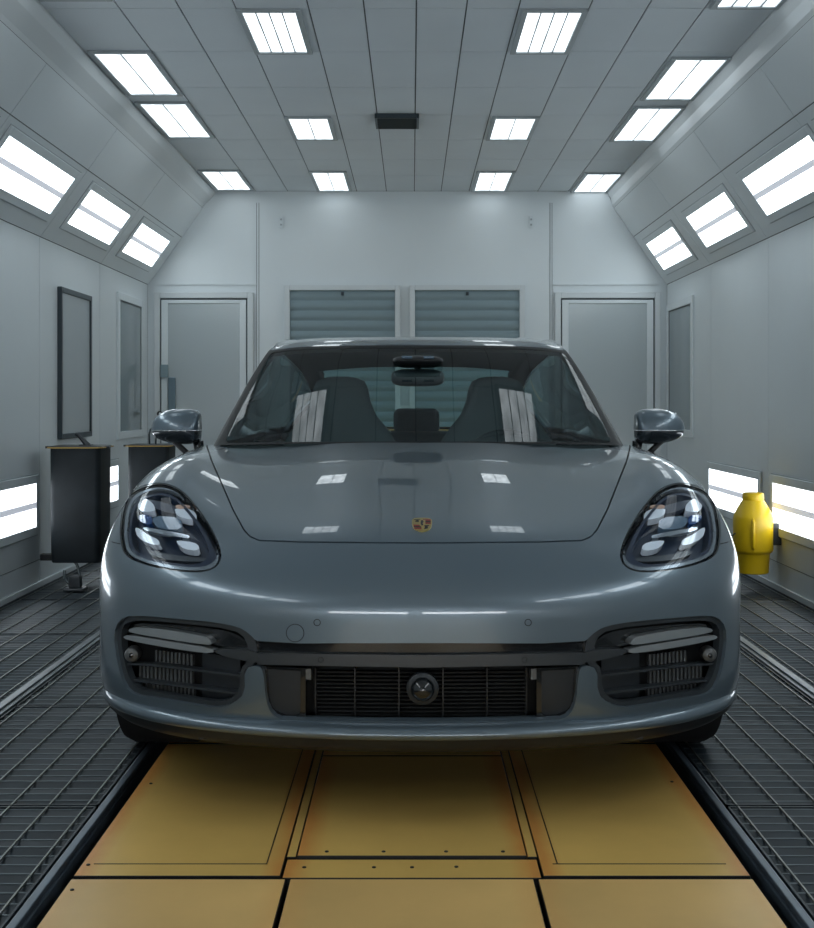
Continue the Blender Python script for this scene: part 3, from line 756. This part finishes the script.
lp('led_unit', [(131, 524), (136, 525), (146, 532), (156, 536), (157, 542), (148, 541), (134, 535)], M['led'], .014, it=1)
lp('led_unit', [(174, 536), (192, 538), (198, 543), (194, 547), (181, 545), (175, 540)], M['led'], .014, it=1)
lp('amber_reflector', [(174, 501), (188, 501), (191, 504), (175, 505)], M['amber'], .012, it=1)
lp('blue_lens', [(134, 510), (149, 510), (150, 519), (143, 520), (135, 516)], M['blue'], .018)
lp('projector', [(151, 512), (180, 514), (181, 526), (160, 526), (151, 521)], M['slate'], .012, it=1)
lp('chrome_strip', [(141, 524), (155, 526.5), (186, 531.5), (189, 535), (181, 535), (150, 529.5), (141, 527)], M['chrome'], .010, .01, it=1)
lp('cross_bar', [(140, 497), (150, 495), (180, 503), (176, 510), (160, 507)], M['bucket'], .0145, .02, it=1)
lp('lower_fin', [(142, 545), (170, 550), (205, 552), (206, 556), (170, 556), (146, 551)], M['satin'], .020, .02, it=1)
# --- front openings ----------------------------------------------------
piece('intake_backing', O_open, M['gap'], car, off=.085, thick=0, grow=10)
piece('intake_bezel', O_side, M['satin'], car, off=.010, thick=.02, grow=.6, inner=O_sidein, mode='pair')
B = lambda *a, **k: piece(*a, mode='pair', **k)
B('lamp_blade', PX([(125.4, 629.8), (134, 627), (165, 630), (196, 635.5), (205, 637.5), (210.5, 644), (205, 645.5), (165, 639.5), (128, 633)], 1), M['drl'], car, off=.004, thick=.03, level=2)
B('lamp_strip', PX([(121.5, 637), (127, 634.6), (165, 641), (212, 648.4), (212, 653.6), (190, 651.5), (156, 646), (126, 640)], 1), M['drl'], car, off=.000, thick=.03, level=2)
B('blade_bar', PX([(213, 648.6), (256, 650.5), (257, 663), (246, 662), (213, 654.2)], 1), M['satin'], car, off=.003, thick=.03, level=2)
B('intake_roof', PX([(121, 632), (132, 623), (167, 624.5), (212, 628.5), (234, 633), (246, 642), (255, 650), (212, 646), (208, 639), (167, 630), (134, 625.5)], 1), M['gloss_black'], car, off=.035, thick=.03, level=2)
piece('grille_bar', PX([(419.5, 655.5), (255, 653.5), (255, 665), (419.5, 668), (584, 665), (584, 653)], 0), M['satin'], car, off=.004, thick=.04, level=2)
piece('grille_bar', PX([(419.5, 643), (256, 643), (256, 653), (419.5, 655), (583, 653), (583, 643)], 0), M['gloss_black'], car, off=.022, thick=.03, level=2)
B('blank_panel', PX([(262.5, 668), (300, 669), (300, 713), (298, 717), (294, 719), (283, 718.5), (271, 714), (267, 708), (265, 700)], 0), M['panel'], car, off=.03, thick=.03)
B('blank_frame', PX([(261, 666), (304, 668), (304, 722), (283, 721.5), (270, 716), (265, 708), (263, 700)], 0), M['gloss_black'], car, off=.018, thick=.02, inner=PX([(265, 669), (299, 671), (299, 711), (297.5, 715), (294, 717), (283, 716.5), (273, 712), (269, 707), (267, 699)], 0), level=2)
B('grille_tab', PX([(303, 669), (309.5, 669), (309.5, 680), (303, 679)], 0), M['fin'], car, off=.02, thick=.02, level=3)
# lattice of the lower grille
def bars(name, polys, m, off, thick, lev=3, pair=False):
    P = [region(PX(p, 0), level=lev) for p in polys]
    P = [rim(sink(a, off), t, thick) for a, t in P if len(t)]
    A, T = cat2(*P)
    if pair: return put(name, *mirrored(A, T), m, car), put(name, A, T, m, car)
    return put(name, *both(A, T), m, car)
bars('grille_lattice', [[(419.6, 672 + k * 3.9), (314, 671.2 + k * 3.9), (314, 672.6 + k * 3.9), (419.6, 673.4 + k * 3.9)] for k in range(12)], M['gap'], .06, .02, 2)
bars('grille_ribs', [[(x - .8, 668), (x + .8, 668), (x + .8, 719), (x - .8, 719)] for x in (314, 353.5, 397.5)], M['black'], .052, .02, 2)
p, nm = hit(421, 690, .02)
b = MB(); b.lathe([(.036, .02), (.043, .004), (.042, -.012), (.034, -.016)], (p.x, p.y, p.z), 'y', 40); b.build('radar_ring', M['panel'], car, smooth=True)
b = MB(); b.lathe([(.033, 0), (.032, -.012), (.026, -.026), (.016, -.034), (.004, -.037)], (p.x, p.y - .004, p.z), 'y', 32); b.build('radar_dome', M['gloss_black'], car, smooth=True)
# side intake slats, radiator fins, blank panel, sensor
bars('intake_slat', [[(126, 663), (150, 664), (240, 675), (240, 677), (150, 666.2), (126, 665)], [(128, 679), (150, 681.3), (238, 693), (238, 695), (150, 683.5), (129, 681)]], M['satin'], .018, .03, 3, True)
def yq(x, a): return a + (x - 150) * .118
bars('radiator_fins', [[(x, yq(x, z0)), (x + 2.0, yq(x, z0)), (x + 2.0, yq(x, z1)), (x, yq(x, z1))] for z0, z1, xa in ((650, 661, 154), (667, 679, 138), (684.5, 695, 136)) for x in np.arange(xa, 192, 3.9)], M['fin'], .045, .012, 3, True)
B('intake_blank', PX([(201, 653), (239, 658), (239, 692), (230, 700), (201, 700)], 0), M['panel'], car, off=.05, thick=.02)
for s in (1, -1):
    p, nm = hit(131, 654.5); w_ = (p - Vector((0, -NOSE, HC))).normalized(); p = p + w_ * .028
    b = MB(); b.lathe([(.021, .03), (.021, -.002), (.018, -.009), (.010, -.013), (.002, -.014)], (0, 0, 0), 'y', 28)
    o = b.build('side_sensor', M['fin'], car, smooth=True); o.location = (p.x * s, p.y, p.z)
    b = MB(); b.lathe([(.007, 0), (.006, -.004), (.002, -.005)], (0, -.0125, 0), 'y', 20); b.build('sensor_eye', M['gloss_black'], o, smooth=True)
def ringmark(px, py, r, name='sensor_ring', w=.0011, m='gap'):
    pts = []
    for k in range(28):
        a = 2 * PI * k / 28; q, nq = hit(px + r * math.cos(a), py + r * math.sin(a), -.0002)
        pts.append(q)
    b = MB(); b.tube(pts, w, 6, True); return b.build(name, M[m], car, smooth=True)
ringmark(293.5, 633, 8.8, 'tow_cover', .0010)
ringmark(315.5, 622.5, 3.2); ringmark(526.5, 622.5, 3.2)
ringmark(319, 660, 2.6, m='black'); ringmark(523, 660, 2.6, m='black')
for s in (-1, 1):
    pts = []
    for x, y in ((119.5, 544), (113, 542.5), (108, 540.5), (105.5, 539.5)):
        q, nq = hit(x, y, -.0002)
        if q: pts.append((q.x * s, q.y, q.z))
    if len(pts) > 1:
        b = MB(); b.tube(pts, .0015, 6); b.build('fender_seam', M['gap'], car, smooth=True)
# door shut lines, handles and fuel-side detail on the flanks
def flank(y, z):
    h = bvh.ray_cast(Vector((2, y, z)), Vector((-1, 0, 0))); return h[0], h[1]
for s in (-1, 1):
    for k, loop in enumerate(([(1.46, z) for z in np.linspace(.84, .33, 14)] + [(y, .33) for y in np.linspace(1.55, 2.45, 10)] + [(2.52, z) for z in np.linspace(.36, .86, 14)],
                              [(2.56, z) for z in np.linspace(.86, .36, 12)] + [(y, .33) for y in np.linspace(2.62, 3.25, 8)] + [(3.35 + .12 * t, .36 + .5 * t) for t in np.linspace(0, 1, 12)])):
        pts = [flank(y, z)[0] for y, z in loop]; pts = [(p_.x * s, p_.y, p_.z) for p_ in pts if p_]
        b = MB(); b.tube(pts, .0018, 6); b.build('door_seam', M['gap'], car, smooth=True)
        p_, n_ = flank((2.33, 3.22)[k], .74)
        b = MB(); b.loft([[(q[0] * s, q[1], q[2]) for q in ((p_.x + dx - .004, p_.y + dy, p_.z - hz), (p_.x + dx + .016, p_.y + dy, p_.z - hz * .7), (p_.x + dx + .016, p_.y + dy, p_.z + hz * .7), (p_.x + dx - .004, p_.y + dy, p_.z + hz))] for dx, dy, hz in ((-.012, -.11, .006), (.010, -.08, .014), (.012, 0, .016), (.010, .08, .014), (-.012, .11, .006))])
        b.build('door_handle', M['paint'], car, smooth=2)
# front lip and dark underside, swept along the plan of the bumper
uu = np.linspace(0, lip[-1, 0], 60); vv = np.interp(uu, lip[:, 0], lip[:, 1])
ker = np.ones(5) / 5; vv[2:-2] = np.convolve(vv, ker, 'valid')
pth = []
for k in range(46):
    t = k / 45
    # plan curve of the bumper, from the middle to the wheel arch
    f = t * 5.85; j = min(int(f), 14); P = [pl[max(i, 0)] * ([-1, 1] if i < 0 else [1, 1]) if i >= 0 else pl[-i] * [-1, 1] for i in (j - 1, j, j + 1, j + 2)]
    g = f - j; P = [np.array(q) for q in P]
    c = .5 * ((2 * P[1]) + (P[2] - P[0]) * g + (2 * P[0] - 5 * P[1] + 4 * P[2] - P[3]) * g * g + (3 * P[1] - P[0] - 3 * P[2] + P[3]) * g ** 3)
    pth.append(c)
pth = np.array(pth); tn = np.gradient(pth, axis=0); tn /= np.linalg.norm(tn, axis=1, keepdims=True); on = np.stack([tn[:, 1], -tn[:, 0]], 1)
def sweep(name, prof, m, sm=True):
    rings = []
    for i_, ((x, y), (nx, ny)) in enumerate(zip(pth, on)):
        zl = .233 + .022 * (abs(x) / .96) ** 2; pf = max(0., 1 - max(0, (y - .15) / .35)); q_ = -.014 * (1 - pf)
        rings.append([(x + nx * (q_ + (o_ if o_ < 0 else o_ * pf)), y + ny * (q_ + (o_ if o_ < 0 else o_ * pf)), zl + h) for o_, h in prof])
    L = [[(-p[0], p[1], p[2]) for p in r] for r in rings[:0:-1]]
    b = MB(); b.loft(L + rings); return b.build(name, m, car, smooth=sm)
sweep('front_lip', [(-.06, .046), (-.022, .041), (-.008, .037), (.006, .033), (.015, .026), (.019, .017), (.017, .008), (.010, .002), (-.01, -.003), (-.08, .0)], M['paint'])
sweep('under_tray_lip', [(-.005, .004), (-.012, -.022), (-.035, -.040), (-.12, -.05), (-.12, .02)], M['black'])
# --- crest badge on the hood
def cq(pts): return [(421 + (x - 421) * 1.0, y) for x, y in pts]
crest = piece('badge', PX(cq([(411, 519.6), (421, 518.8), (431, 519.6), (431, 526), (429, 529.5), (425, 531.5), (421, 532.5), (417, 531.5), (413, 529.5), (411, 526)]), 1), M['gold'], car, off=-.004, thick=.005, mode='one', level=3, signed=True, label='small shield badge in gold, red and black')
def bq(name, pts, m, off=-.0048): return piece(name, PX(pts, 0), M[m], crest, off=off, thick=.001, mode='one', level=5, signed=True)
for k, mm in enumerate(('red', 'black', 'red')):
    bq('stripe', [(422, 520.6 + k * 1.6), (429.8, 520.9 + k * 1.6), (429.8, 522.1 + k * 1.6), (422, 521.9 + k * 1.6)], mm)
    bq('stripe', [(412.4, 526.2 + k * 1.5), (420.4, 526.2 + k * 1.5), (420.4, 527.3 + k * 1.5), (412.8 + k * .8, 527.3 + k * 1.5)], mm)
bq('antler', [(413, 521), (419.5, 520.8), (418, 522), (419.5, 523.5), (414, 523), (416, 522)], 'black')
bq('antler', [(422.5, 526.8), (428.5, 526.6), (426.5, 528), (427, 529.6), (423, 530.5), (424, 528)], 'black')
bq('inner_shield', [(417.8, 521.8), (424.4, 521.8), (424.4, 526), (421, 529.6), (417.8, 526)], 'gold', -.0060)
bq('horse', [(420, 522.6), (422, 522.3), (422.6, 524), (421.6, 525), (422.2, 527), (420.6, 527.6), (419.6, 525.5)], 'black', -.0068)

# --- greenhouse -----------------------------------------------------
def arc(c, e, xe, n=(0, .27, .52)):
    out = []
    for x in n:
        t = .3 * (x / xe) ** 2 + .7 * (x / xe) ** 6; out.append((x, c[0] + (e[0] - c[0]) * t, c[1] + (e[1] - c[1]) * t))
    return out
rows = [((1.40, .965), (.745, 1.475, .956), (.772, 1.55, .945), (.800, 1.70, .930), (.842, 1.80, .905)),
        ((1.70, 1.115), (.708, 1.77, 1.105), (.737, 1.83, 1.086), (.798, 1.89, 1.00), (.846, 1.90, .905)),
        ((1.98, 1.248), (.672, 2.045, 1.233), (.706, 2.10, 1.212), (.792, 2.15, 1.05), (.850, 2.16, .905)),
        ((2.24, 1.362), (.637, 2.305, 1.344), (.674, 2.37, 1.314), (.778, 2.42, 1.10), (.852, 2.42, .905)),
        ((2.54, 1.413), (.620, 2.64, 1.399), (.672, 2.69, 1.366), (.774, 2.71, 1.13), (.853, 2.71, .905)),
        ((2.95, 1.436), (.608, 3.02, 1.424), (.670, 3.06, 1.384), (.774, 3.07, 1.14), (.853, 3.07, .905)),
        ((3.40, 1.420), (.590, 3.45, 1.402), (.652, 3.49, 1.350), (.768, 3.50, 1.13), (.850, 3.50, .91)),
        ((3.88, 1.345), (.560, 3.92, 1.316), (.620, 3.95, 1.270), (.735, 3.96, 1.10), (.836, 3.96, .925)),
        ((4.45, 1.110), (.510, 4.42, 1.095), (.570, 4.43, 1.070), (.660, 4.43, 1.02), (.750, 4.43, .93)),
        ((4.72, .960), (.47, 4.66, .950), (.52, 4.66, .94), (.58, 4.64, .93), (.64, 4.62, .92))]
G = []
for c, e3, e4, e5, e6 in rows:
    r = arc(c, (e3[1], e3[2]), e3[0]) + [e3, e4, e5, e6]
    G.append([(-p[0], p[1], p[2]) for p in r[:0:-1]] + r)
G = np.array(G)                                            # 10 x 13 x 3
def natspline(Y, s):
    n = len(Y); K = np.zeros((n, n)); K[0, 0] = K[-1, -1] = 1; R = np.zeros_like(Y)
    for i in range(1, n - 1):
        K[i, i - 1:i + 2] = (1, 4, 1); R[i] = 6 * (Y[i - 1] - 2 * Y[i] + Y[i + 1])
    Mm = np.linalg.solve(K, R.reshape(n, -1)).reshape(Y.shape)
    i = np.clip(s.astype(int), 0, n - 2); t = (s - i).reshape(-1, *([1] * (Y.ndim - 1)))
    a, b_ = Y[i], Y[i + 1]; ma, mb = Mm[i], Mm[i + 1]
    return a * (1 - t) + b_ * t - t * (1 - t) / 6 * ((2 - t) * ma + (1 + t) * mb)
us_ = np.linspace(0, 6, 121); vs2 = np.linspace(0, 9, 181)
g1 = natspline(G, vs2); g2 = natspline(g1.transpose(1, 0, 2), us_ + 6).transpose(1, 0, 2)   # v x u x 3
du = np.gradient(g2, axis=1); du[:, 0] = [1, 0, 0]; dv = np.gradient(g2, axis=0)
gn = np.cross(du, dv); gn /= np.maximum(np.linalg.norm(gn, axis=2, keepdims=True), 1e-9)
nv, nu = len(vs2), len(us_)
UU, VV = np.meshgrid(us_, vs2)
GA = np.concatenate([g2.reshape(-1, 3), gn.reshape(-1, 3), UU.reshape(-1, 1), VV.reshape(-1, 1)], 1)
GA[UU.reshape(-1) == 0, 0] = 0
if GA[(np.abs(UU.reshape(-1)) < .1), 5].mean() < 0: GA[:, 3:6] *= -1
ii = (np.arange(nv - 1)[:, None] * nu + np.arange(nu - 1)[None]).ravel()
GT = np.concatenate([np.stack([ii, ii + 1, ii + nu + 1], 1), np.stack([ii, ii + nu + 1, ii + nu], 1)])
def sq(A, u0, u1, v0, v1, r=.12):       # rounded rectangle in grid space, negative inside
    cu, cv, hu, hv = (u0 + u1) / 2, (v0 + v1) / 2, (u1 - u0) / 2 - r, (v1 - v0) / 2 - r
    dx = np.abs(A[:, 6] - cu) - hu; dy = np.abs(A[:, 7] - cv) - hv
    return np.hypot(np.maximum(dx, 0), np.maximum(dy, 0)) + np.minimum(np.maximum(dx, dy), 0) - r
fw = lambda A: sq(A, -3.42, 3.42, -.5, 3.03, .10)
wi = lambda A: sq(A, -2.90, 2.90, .05, 2.86, .16)
rw = lambda A: sq(A, -2.85, 2.85, 7.02, 8.95, .2)
sg = lambda A: np.maximum(sq(A, 4.12, 7, .55, 7.6, .12), A[:, 6] - 5.95)
A, T = clip(GA, GT, wi(GA)); wsA, wsT = A, T
wsh = put('windshield', *both(A, T), M['wind'], car, 'tinted windshield reflecting the booth lights')
A, T = clip(GA, GT, fw(GA)); A, T = clip(A, T, -wi(A)); A = sink(A, -.001)
put('windshield_frit', *both(A, T), M['frit'], car)
A, T = clip(GA, GT, rw(GA)); put('rear_window', *both(A, T), M['wind'], car)
A, T = clip(GA, GT, -fw(GA)); A, T = clip(A, T, -rw(A)); A, T = clip(A, T, -sg(A)); RA, RT = A, T
A, T = rim(A, T, .012); put('roof_and_pillars', *both(A, T), M['paint'], car)
A = RA.copy(); A[:, :3] -= A[:, 3:6] * .028; k = (A[:, 7] > .9) & (A[:, 6] < 5.9); A, T = compact(A, RT[k[RT].all(1)]); A[:, 3:6] *= -1; put('headliner', *both(A, T), M['dash'], car)
A, T = clip(GA, GT, sg(GA)); B_, C_ = clip(A, T, np.abs(A[:, 7] - 3.9) - .16); D_, E_ = clip(A, T, .16 - np.abs(A[:, 7] - 3.9))
put('side_window', *mirrored(D_, E_), M['side_glass'], car); put('side_window', D_, E_, M['side_glass'], car)
put('door_pillar', *mirrored(B_, C_), M['gloss_black'], car); put('door_pillar', B_, C_, M['gloss_black'], car)
# cowl below the glass
b = MB(); b.loft([[(x, 1.36 + .20 * (x / .78) ** 2, .945 - .03 * (x / .78) ** 2), (x, 1.52 + .2 * (x / .78) ** 2, .925), (x, 1.52 + .2 * (x / .78) ** 2, .90), (x, 1.36 + .2 * (x / .78) ** 2, .90)] for x in np.linspace(-.78, .78, 25)])
b.build('cowl', M['black'], car)
# --- interior ---------------------------------------------------------
b = MB(); b.box(-.80, .80, 1.2, 4.6, .28, .30); b.box(-.80, .80, 1.2, 1.22, .30, .85); b.box(-.80, -.78, 1.2, 4.6, .3, .90); b.box(.78, .80, 1.2, 4.6, .3, .90); b.build('cabin_tub', M['dash'], car)
b = MB(); b.loft([[(x, 1.50 + .2 * (x / .75) ** 2, .915), (x, 1.80, .945), (x, 2.0, .94), (x, 2.08, .89), (x, 2.06, .6), (x, 1.6, .6)] for x in np.linspace(-.76, .76, 17)]); b.build('dashboard', M['dash'], car, smooth=True)
b = MB(); b.loft([[(x, 1.86, .94), (x, 1.92, .985 - .035 * ((x - .37) / .2) ** 2), (x, 2.0, .98 - .035 * ((x - .37) / .2) ** 2), (x, 2.05, .93)] for x in np.linspace(.18, .56, 13)]); b.build('instrument_hood', M['dash'], car, smooth=True)
b = MB(); b.box(-.77, .77, 4.0, 4.6, .90, .945); b.box(-.72, .72, 3.85, 4.05, .4, .95); b.build('rear_shelf', M['dash'], car, bevel=.02)
SY = -.22
def seat(cx):
    def ring(z, w, d, y): return [(cx + w * math.copysign(abs(math.cos(a)) ** .55, math.cos(a)), SY + y + d * math.copysign(abs(math.sin(a)) ** .7, math.sin(a)), z) for a in np.linspace(0, 2 * PI, 29)[:-1]]
    sp = bpy.data.objects.new('front_seat', None); link(sp, car)
    b = MB(); b.loft([ring(.62, .25, .07, 2.72), ring(.80, .265, .075, 2.78), ring(.93, .262, .075, 2.82), ring(1.0, .215, .07, 2.84), ring(1.06, .165, .062, 2.855), ring(1.12, .140, .056, 2.865), ring(1.18, .128, .052, 2.87), ring(1.215, .112, .045, 2.872), ring(1.232, .075, .03, 2.873), ring(1.238, .03, .012, 2.873)])
    b.build('backrest', M['cloth'], sp, smooth=2)
    b = MB(); b.loft([ring(.36, .25, .27, 2.5), ring(.50, .27, .29, 2.5), ring(.58, .26, .28, 2.5), ring(.62, .2, .2, 2.5)]); b.build('cushion', M['cloth'], sp, smooth=2)
seat(-.355); seat(.365)
for x, w, h in ((0.0, .125, 1.085), (-.40, .12, 1.03), (.40, .12, 1.03)):
    b = MB(); b.box(x - w, x + w, 3.72, 3.82, .94, h); b.build('rear_headrest', M['cloth'], car, bevel=.035, seg=4, smooth=2)
b = MB(); b.box(-.70, .70, 3.62, 3.84, .5, .96); b.build('rear_bench', M['cloth'], car, bevel=.05, seg=4, smooth=2)
sw = bpy.data.objects.new('steering_wheel', None); link(sw, car); sw.location = (.375, 2.10, .82); sw.rotation_euler = (math.radians(66), 0, 0)
b = MB(); b.tube([(.185 * math.cos(a), .185 * math.sin(a), 0) for a in np.linspace(0, 2 * PI, 41)[:-1]], .016, 10, True); b.build('rim', M['satin'], sw, smooth=True)
b = MB(); b.lathe([(.055, -.02), (.06, .0), (.05, .02)], n=24); b.build('hub', M['satin'], sw, smooth=True)
for a in (0, PI, -PI / 2):
    b = MB(); b.obox((0, 0, 0), (math.cos(a), math.sin(a), 0), (-math.sin(a), math.cos(a), 0), (0, 0, 1), .04, .18, -.018, .018, -.008, .008); b.build('spoke', M['satin'], sw, bevel=.004)
mr = bpy.data.objects.new('inner_mirror', None); link(mr, car); mr.location = (0, 2.06, 1.222)
def ell(rx, rz, y, n=28, e=.6): return [(rx * math.copysign(abs(math.cos(a)) ** e, math.cos(a)), y, rz * math.copysign(abs(math.sin(a)) ** e, math.sin(a))) for a in np.linspace(0, 2 * PI, n + 1)[:-1]]
b = MB(); b.loft([ell(.02, .012, -.035), ell(.075, .026, -.028), ell(.105, .034, -.01), ell(.112, .037, .01), ell(.108, .035, .018)]); b.build('shell', M['satin'], mr, smooth=2)
b = MB(); b.tube([(0, -.01, .02), (0, .03, .075)], .014); b.build('stem', M['black'], mr, smooth=True)
b = MB(); b.loft([ell(.09, .006, -.06), ell(.105, .018, -.02), ell(.10, .028, .10), ell(.08, .02, .16)])
o = b.build('sensor_housing', M['black'], mr, smooth=2); o.location = (0, -.01, .070)
for x in (-.045, .045):
    b = MB(); b.obox((0, 0, 0), (1, 0, 0), (0, .84, .54), (0, -.54, .84), -.022, .022, -.006, .006, -.004, .004); o = b.build('sensor_window', M['slate'], mr, bevel=.002); o.location = (x, -.085, .082)
# --- door mirrors ----------------------------------------------------
def mirror(s):
    r = bpy.data.objects.new('door_mirror', None); link(r, car); r.location = (s * .985, 1.95, 1.005)
    r['label'] = 'grey door mirror on a dark double arm, ' + ('in front of the far bin' if s < 0 else 'in front of the right side window')
    key = np.array([(-.094, -.040, .064, .070), (-.078, -.052, .080, .086), (-.045, -.058, .087, .094), (0, -.056, .087, .095), (.045, -.048, .079, .088), (.078, -.036, .062, .072), (.096, -.023, .040, .050), (.107, -.005, .012, .016)])
    tt = np.linspace(0, 7, 57); sec = np.stack([natspline(key[:, q], tt) for q in range(4)], 1); rings = []
    for i_, (x, lo, hi, dp) in enumerate(sec):
        rg = []
        for a in np.linspace(0, 2 * PI, 65)[:-1]:
            c_, sn = math.cos(a), math.sin(a)
            yy = -dp * math.copysign(abs(c_) ** .85, c_) if c_ > 0 else .035 * abs(c_) ** .5
            zz = (hi if sn > 0 else -lo) * math.copysign(abs(sn) ** .85, sn)
            rg.append((s * x, yy, zz))
        rings.append(rg)
    r0 = rings[0]; rings = [[(p[0] - s * .006 * (1 - k), p[1] * k, p[2] * k) for p in r0] for k in (.5, .8, .93)] + rings
    for nm, part, m in (('upper_shell', 1, 'paint'), ('lower_shell', -1, 'mirror_low')):
        b = MB(); b.loft([[(p[0], p[1], max(p[2], .0015)) if part > 0 else (p[0] * .99, p[1] * .97, min(p[2], -.0015)) for p in rg] for rg in rings]); b.build(nm, M[m], r, smooth=True)
    b = MB(); b.box(-.085, .085, .034, .038, -.040, .070); b.build('mirror_glass', M['chrome'], r, bevel=.003)
    b = MB(); b.tube([(s * .01, -.03, -.045), (s * -.045, -.005, -.10), (s * -.085, .02, -.145)], [.012, .012, .014], 10); b.build('arm', M['black'], r, smooth=2)
    b = MB(); b.tube([(s * -.085, -.01, -.045), (s * -.088, .0, -.09), (s * -.10, .02, -.14)], [.022, .020, .020], 10); b.build('arm', M['gloss_black'], r, smooth=2)
    b = MB(); b.loft([ell(.055, .012, -.06), ell(.07, .016, .0), ell(.06, .014, .07)]); o = b.build('foot', M['gloss_black'], r, smooth=2); o.location = (s * -.10, .03, -.145)
mirror(-1); mirror(1)
# --- wheels -----------------------------------------------------------
def wheel(x, y, s, w):
    r = bpy.data.objects.new('wheel', None); link(r, car); r.location = (x, y, .352)
    h = w / 2
    b = MB(); b.lathe([(.265, -h + .01), (.30, -h), (.338, -h + .012), (.352, -h + .04), (.352, h - .04), (.338, h - .012), (.30, h), (.265, h - .01)], axis='x', n=64, cap=False); b.build('tire', M['rubber'], r, smooth=True)
    b = MB(); b.lathe([(.268, -h + .01), (.25, -h + .02), (.245, h - .02), (.268, h - .01)], axis='x', n=64, cap=False); b.build('rim', M['alloy'], r, smooth=True)
    for k in range(5):
        a = 2 * PI * k / 5 + .3; b = MB(); b.obox((s * (h - .03), 0, 0), (0, math.cos(a), math.sin(a)), (0, -math.sin(a), math.cos(a)), (s, 0, 0), .03, .25, -.022, .022, -.02, .01); b.build('spoke', M['alloy'], r, bevel=.006)
    b = MB(); b.lathe([(.18, -.015), (.18, .015)], axis='x', n=40); b.build('brake_disc', M['alloy'], r, smooth=True)
for s in (-1, 1):
    wheel(s * .822, .93, s, .275); wheel(s * .81, 3.88, s, .31)
# dark wheel housings and floor pan
for s in (-1, 1):
    for yc_, R in ((.93, .40), (3.88, .405)):
        b = MB(); n_ = 24; vs = []; fs = []
        for k in range(n_ + 1):
            a = math.radians(-15 + 210 * k / n_)
            for xx in (.62, .945): vs.append((s * xx, yc_ + R * math.cos(a), .352 + R * math.sin(a)))
            if k: fs.append((2 * k - 2, 2 * k - 1, 2 * k + 1, 2 * k))
        b.add(vs, fs); b.build('wheel_housing', M['gap'], car)
b = MB(); b.loft([[(-.74, y, .19), (.74, y, .19), (.74, y, .24), (-.74, y, .24)] if .45 < y < 4.3 else [(-.60, y, .21), (.60, y, .21), (.60, y, .25), (-.60, y, .25)] for y in (.10, .44, .46, 1.5, 3.3, 4.28, 4.32, 4.8)]); b.build('under_tray', M['black'], car)
for s in (-1, 1):
    b = MB(); b.box(min(s * .62, s * .93), max(s * .62, s * .93), 1.36, 3.45, .20, .30); b.build('sill', M['black'], car, bevel=.02)
b = MB(); b.loft([[(-.80, 4.80, .24), (.80, 4.80, .24), (.80, 4.80, .80), (-.80, 4.80, .80)], [(-.70, 4.96, .30), (.70, 4.96, .30), (.70, 4.96, .84), (-.70, 4.96, .84)]]); b.build('rear_bumper', M['paint'], car, bevel=.05, seg=3, smooth=2)
#CAR_END

# ================================================================== CAMERA, WORLD
cd = bpy.data.cameras.new('camera'); cam = bpy.data.objects.new('camera', cd); COL.objects.link(cam)
cam.location = (0, 0, 1.12); cam.rotation_euler = (PI / 2, 0, 0)
cd.sensor_fit = 'HORIZONTAL'; cd.sensor_width = 36; cd.lens = 1316 / 814 * 36
cd.shift_x = -(412 - 407) / 814; cd.shift_y = -(464 - 402) / 814
cd.clip_start = .05; cd.clip_end = 60
S.camera = cam
w = bpy.data.worlds.new('world'); S.world = w; w.use_nodes = True
w.node_tree.nodes['Background'].inputs['Color'].default_value = (.5, .55, .6, 1)
w.node_tree.nodes['Background'].inputs['Strength'].default_value = .05
vs_ = S.view_settings; vs_.view_transform = 'Standard'; vs_.look = 'None'; vs_.gamma = 1.0; vs_.use_curve_mapping = False; vs_.exposure = 0.0
S.cycles.use_denoising = True; S.cycles.max_bounces = 10; S.cycles.diffuse_bounces = 5; S.cycles.glossy_bounces = 5; S.cycles.transparent_max_bounces = 16
S.cycles.caustics_reflective = False; S.cycles.caustics_refractive = False
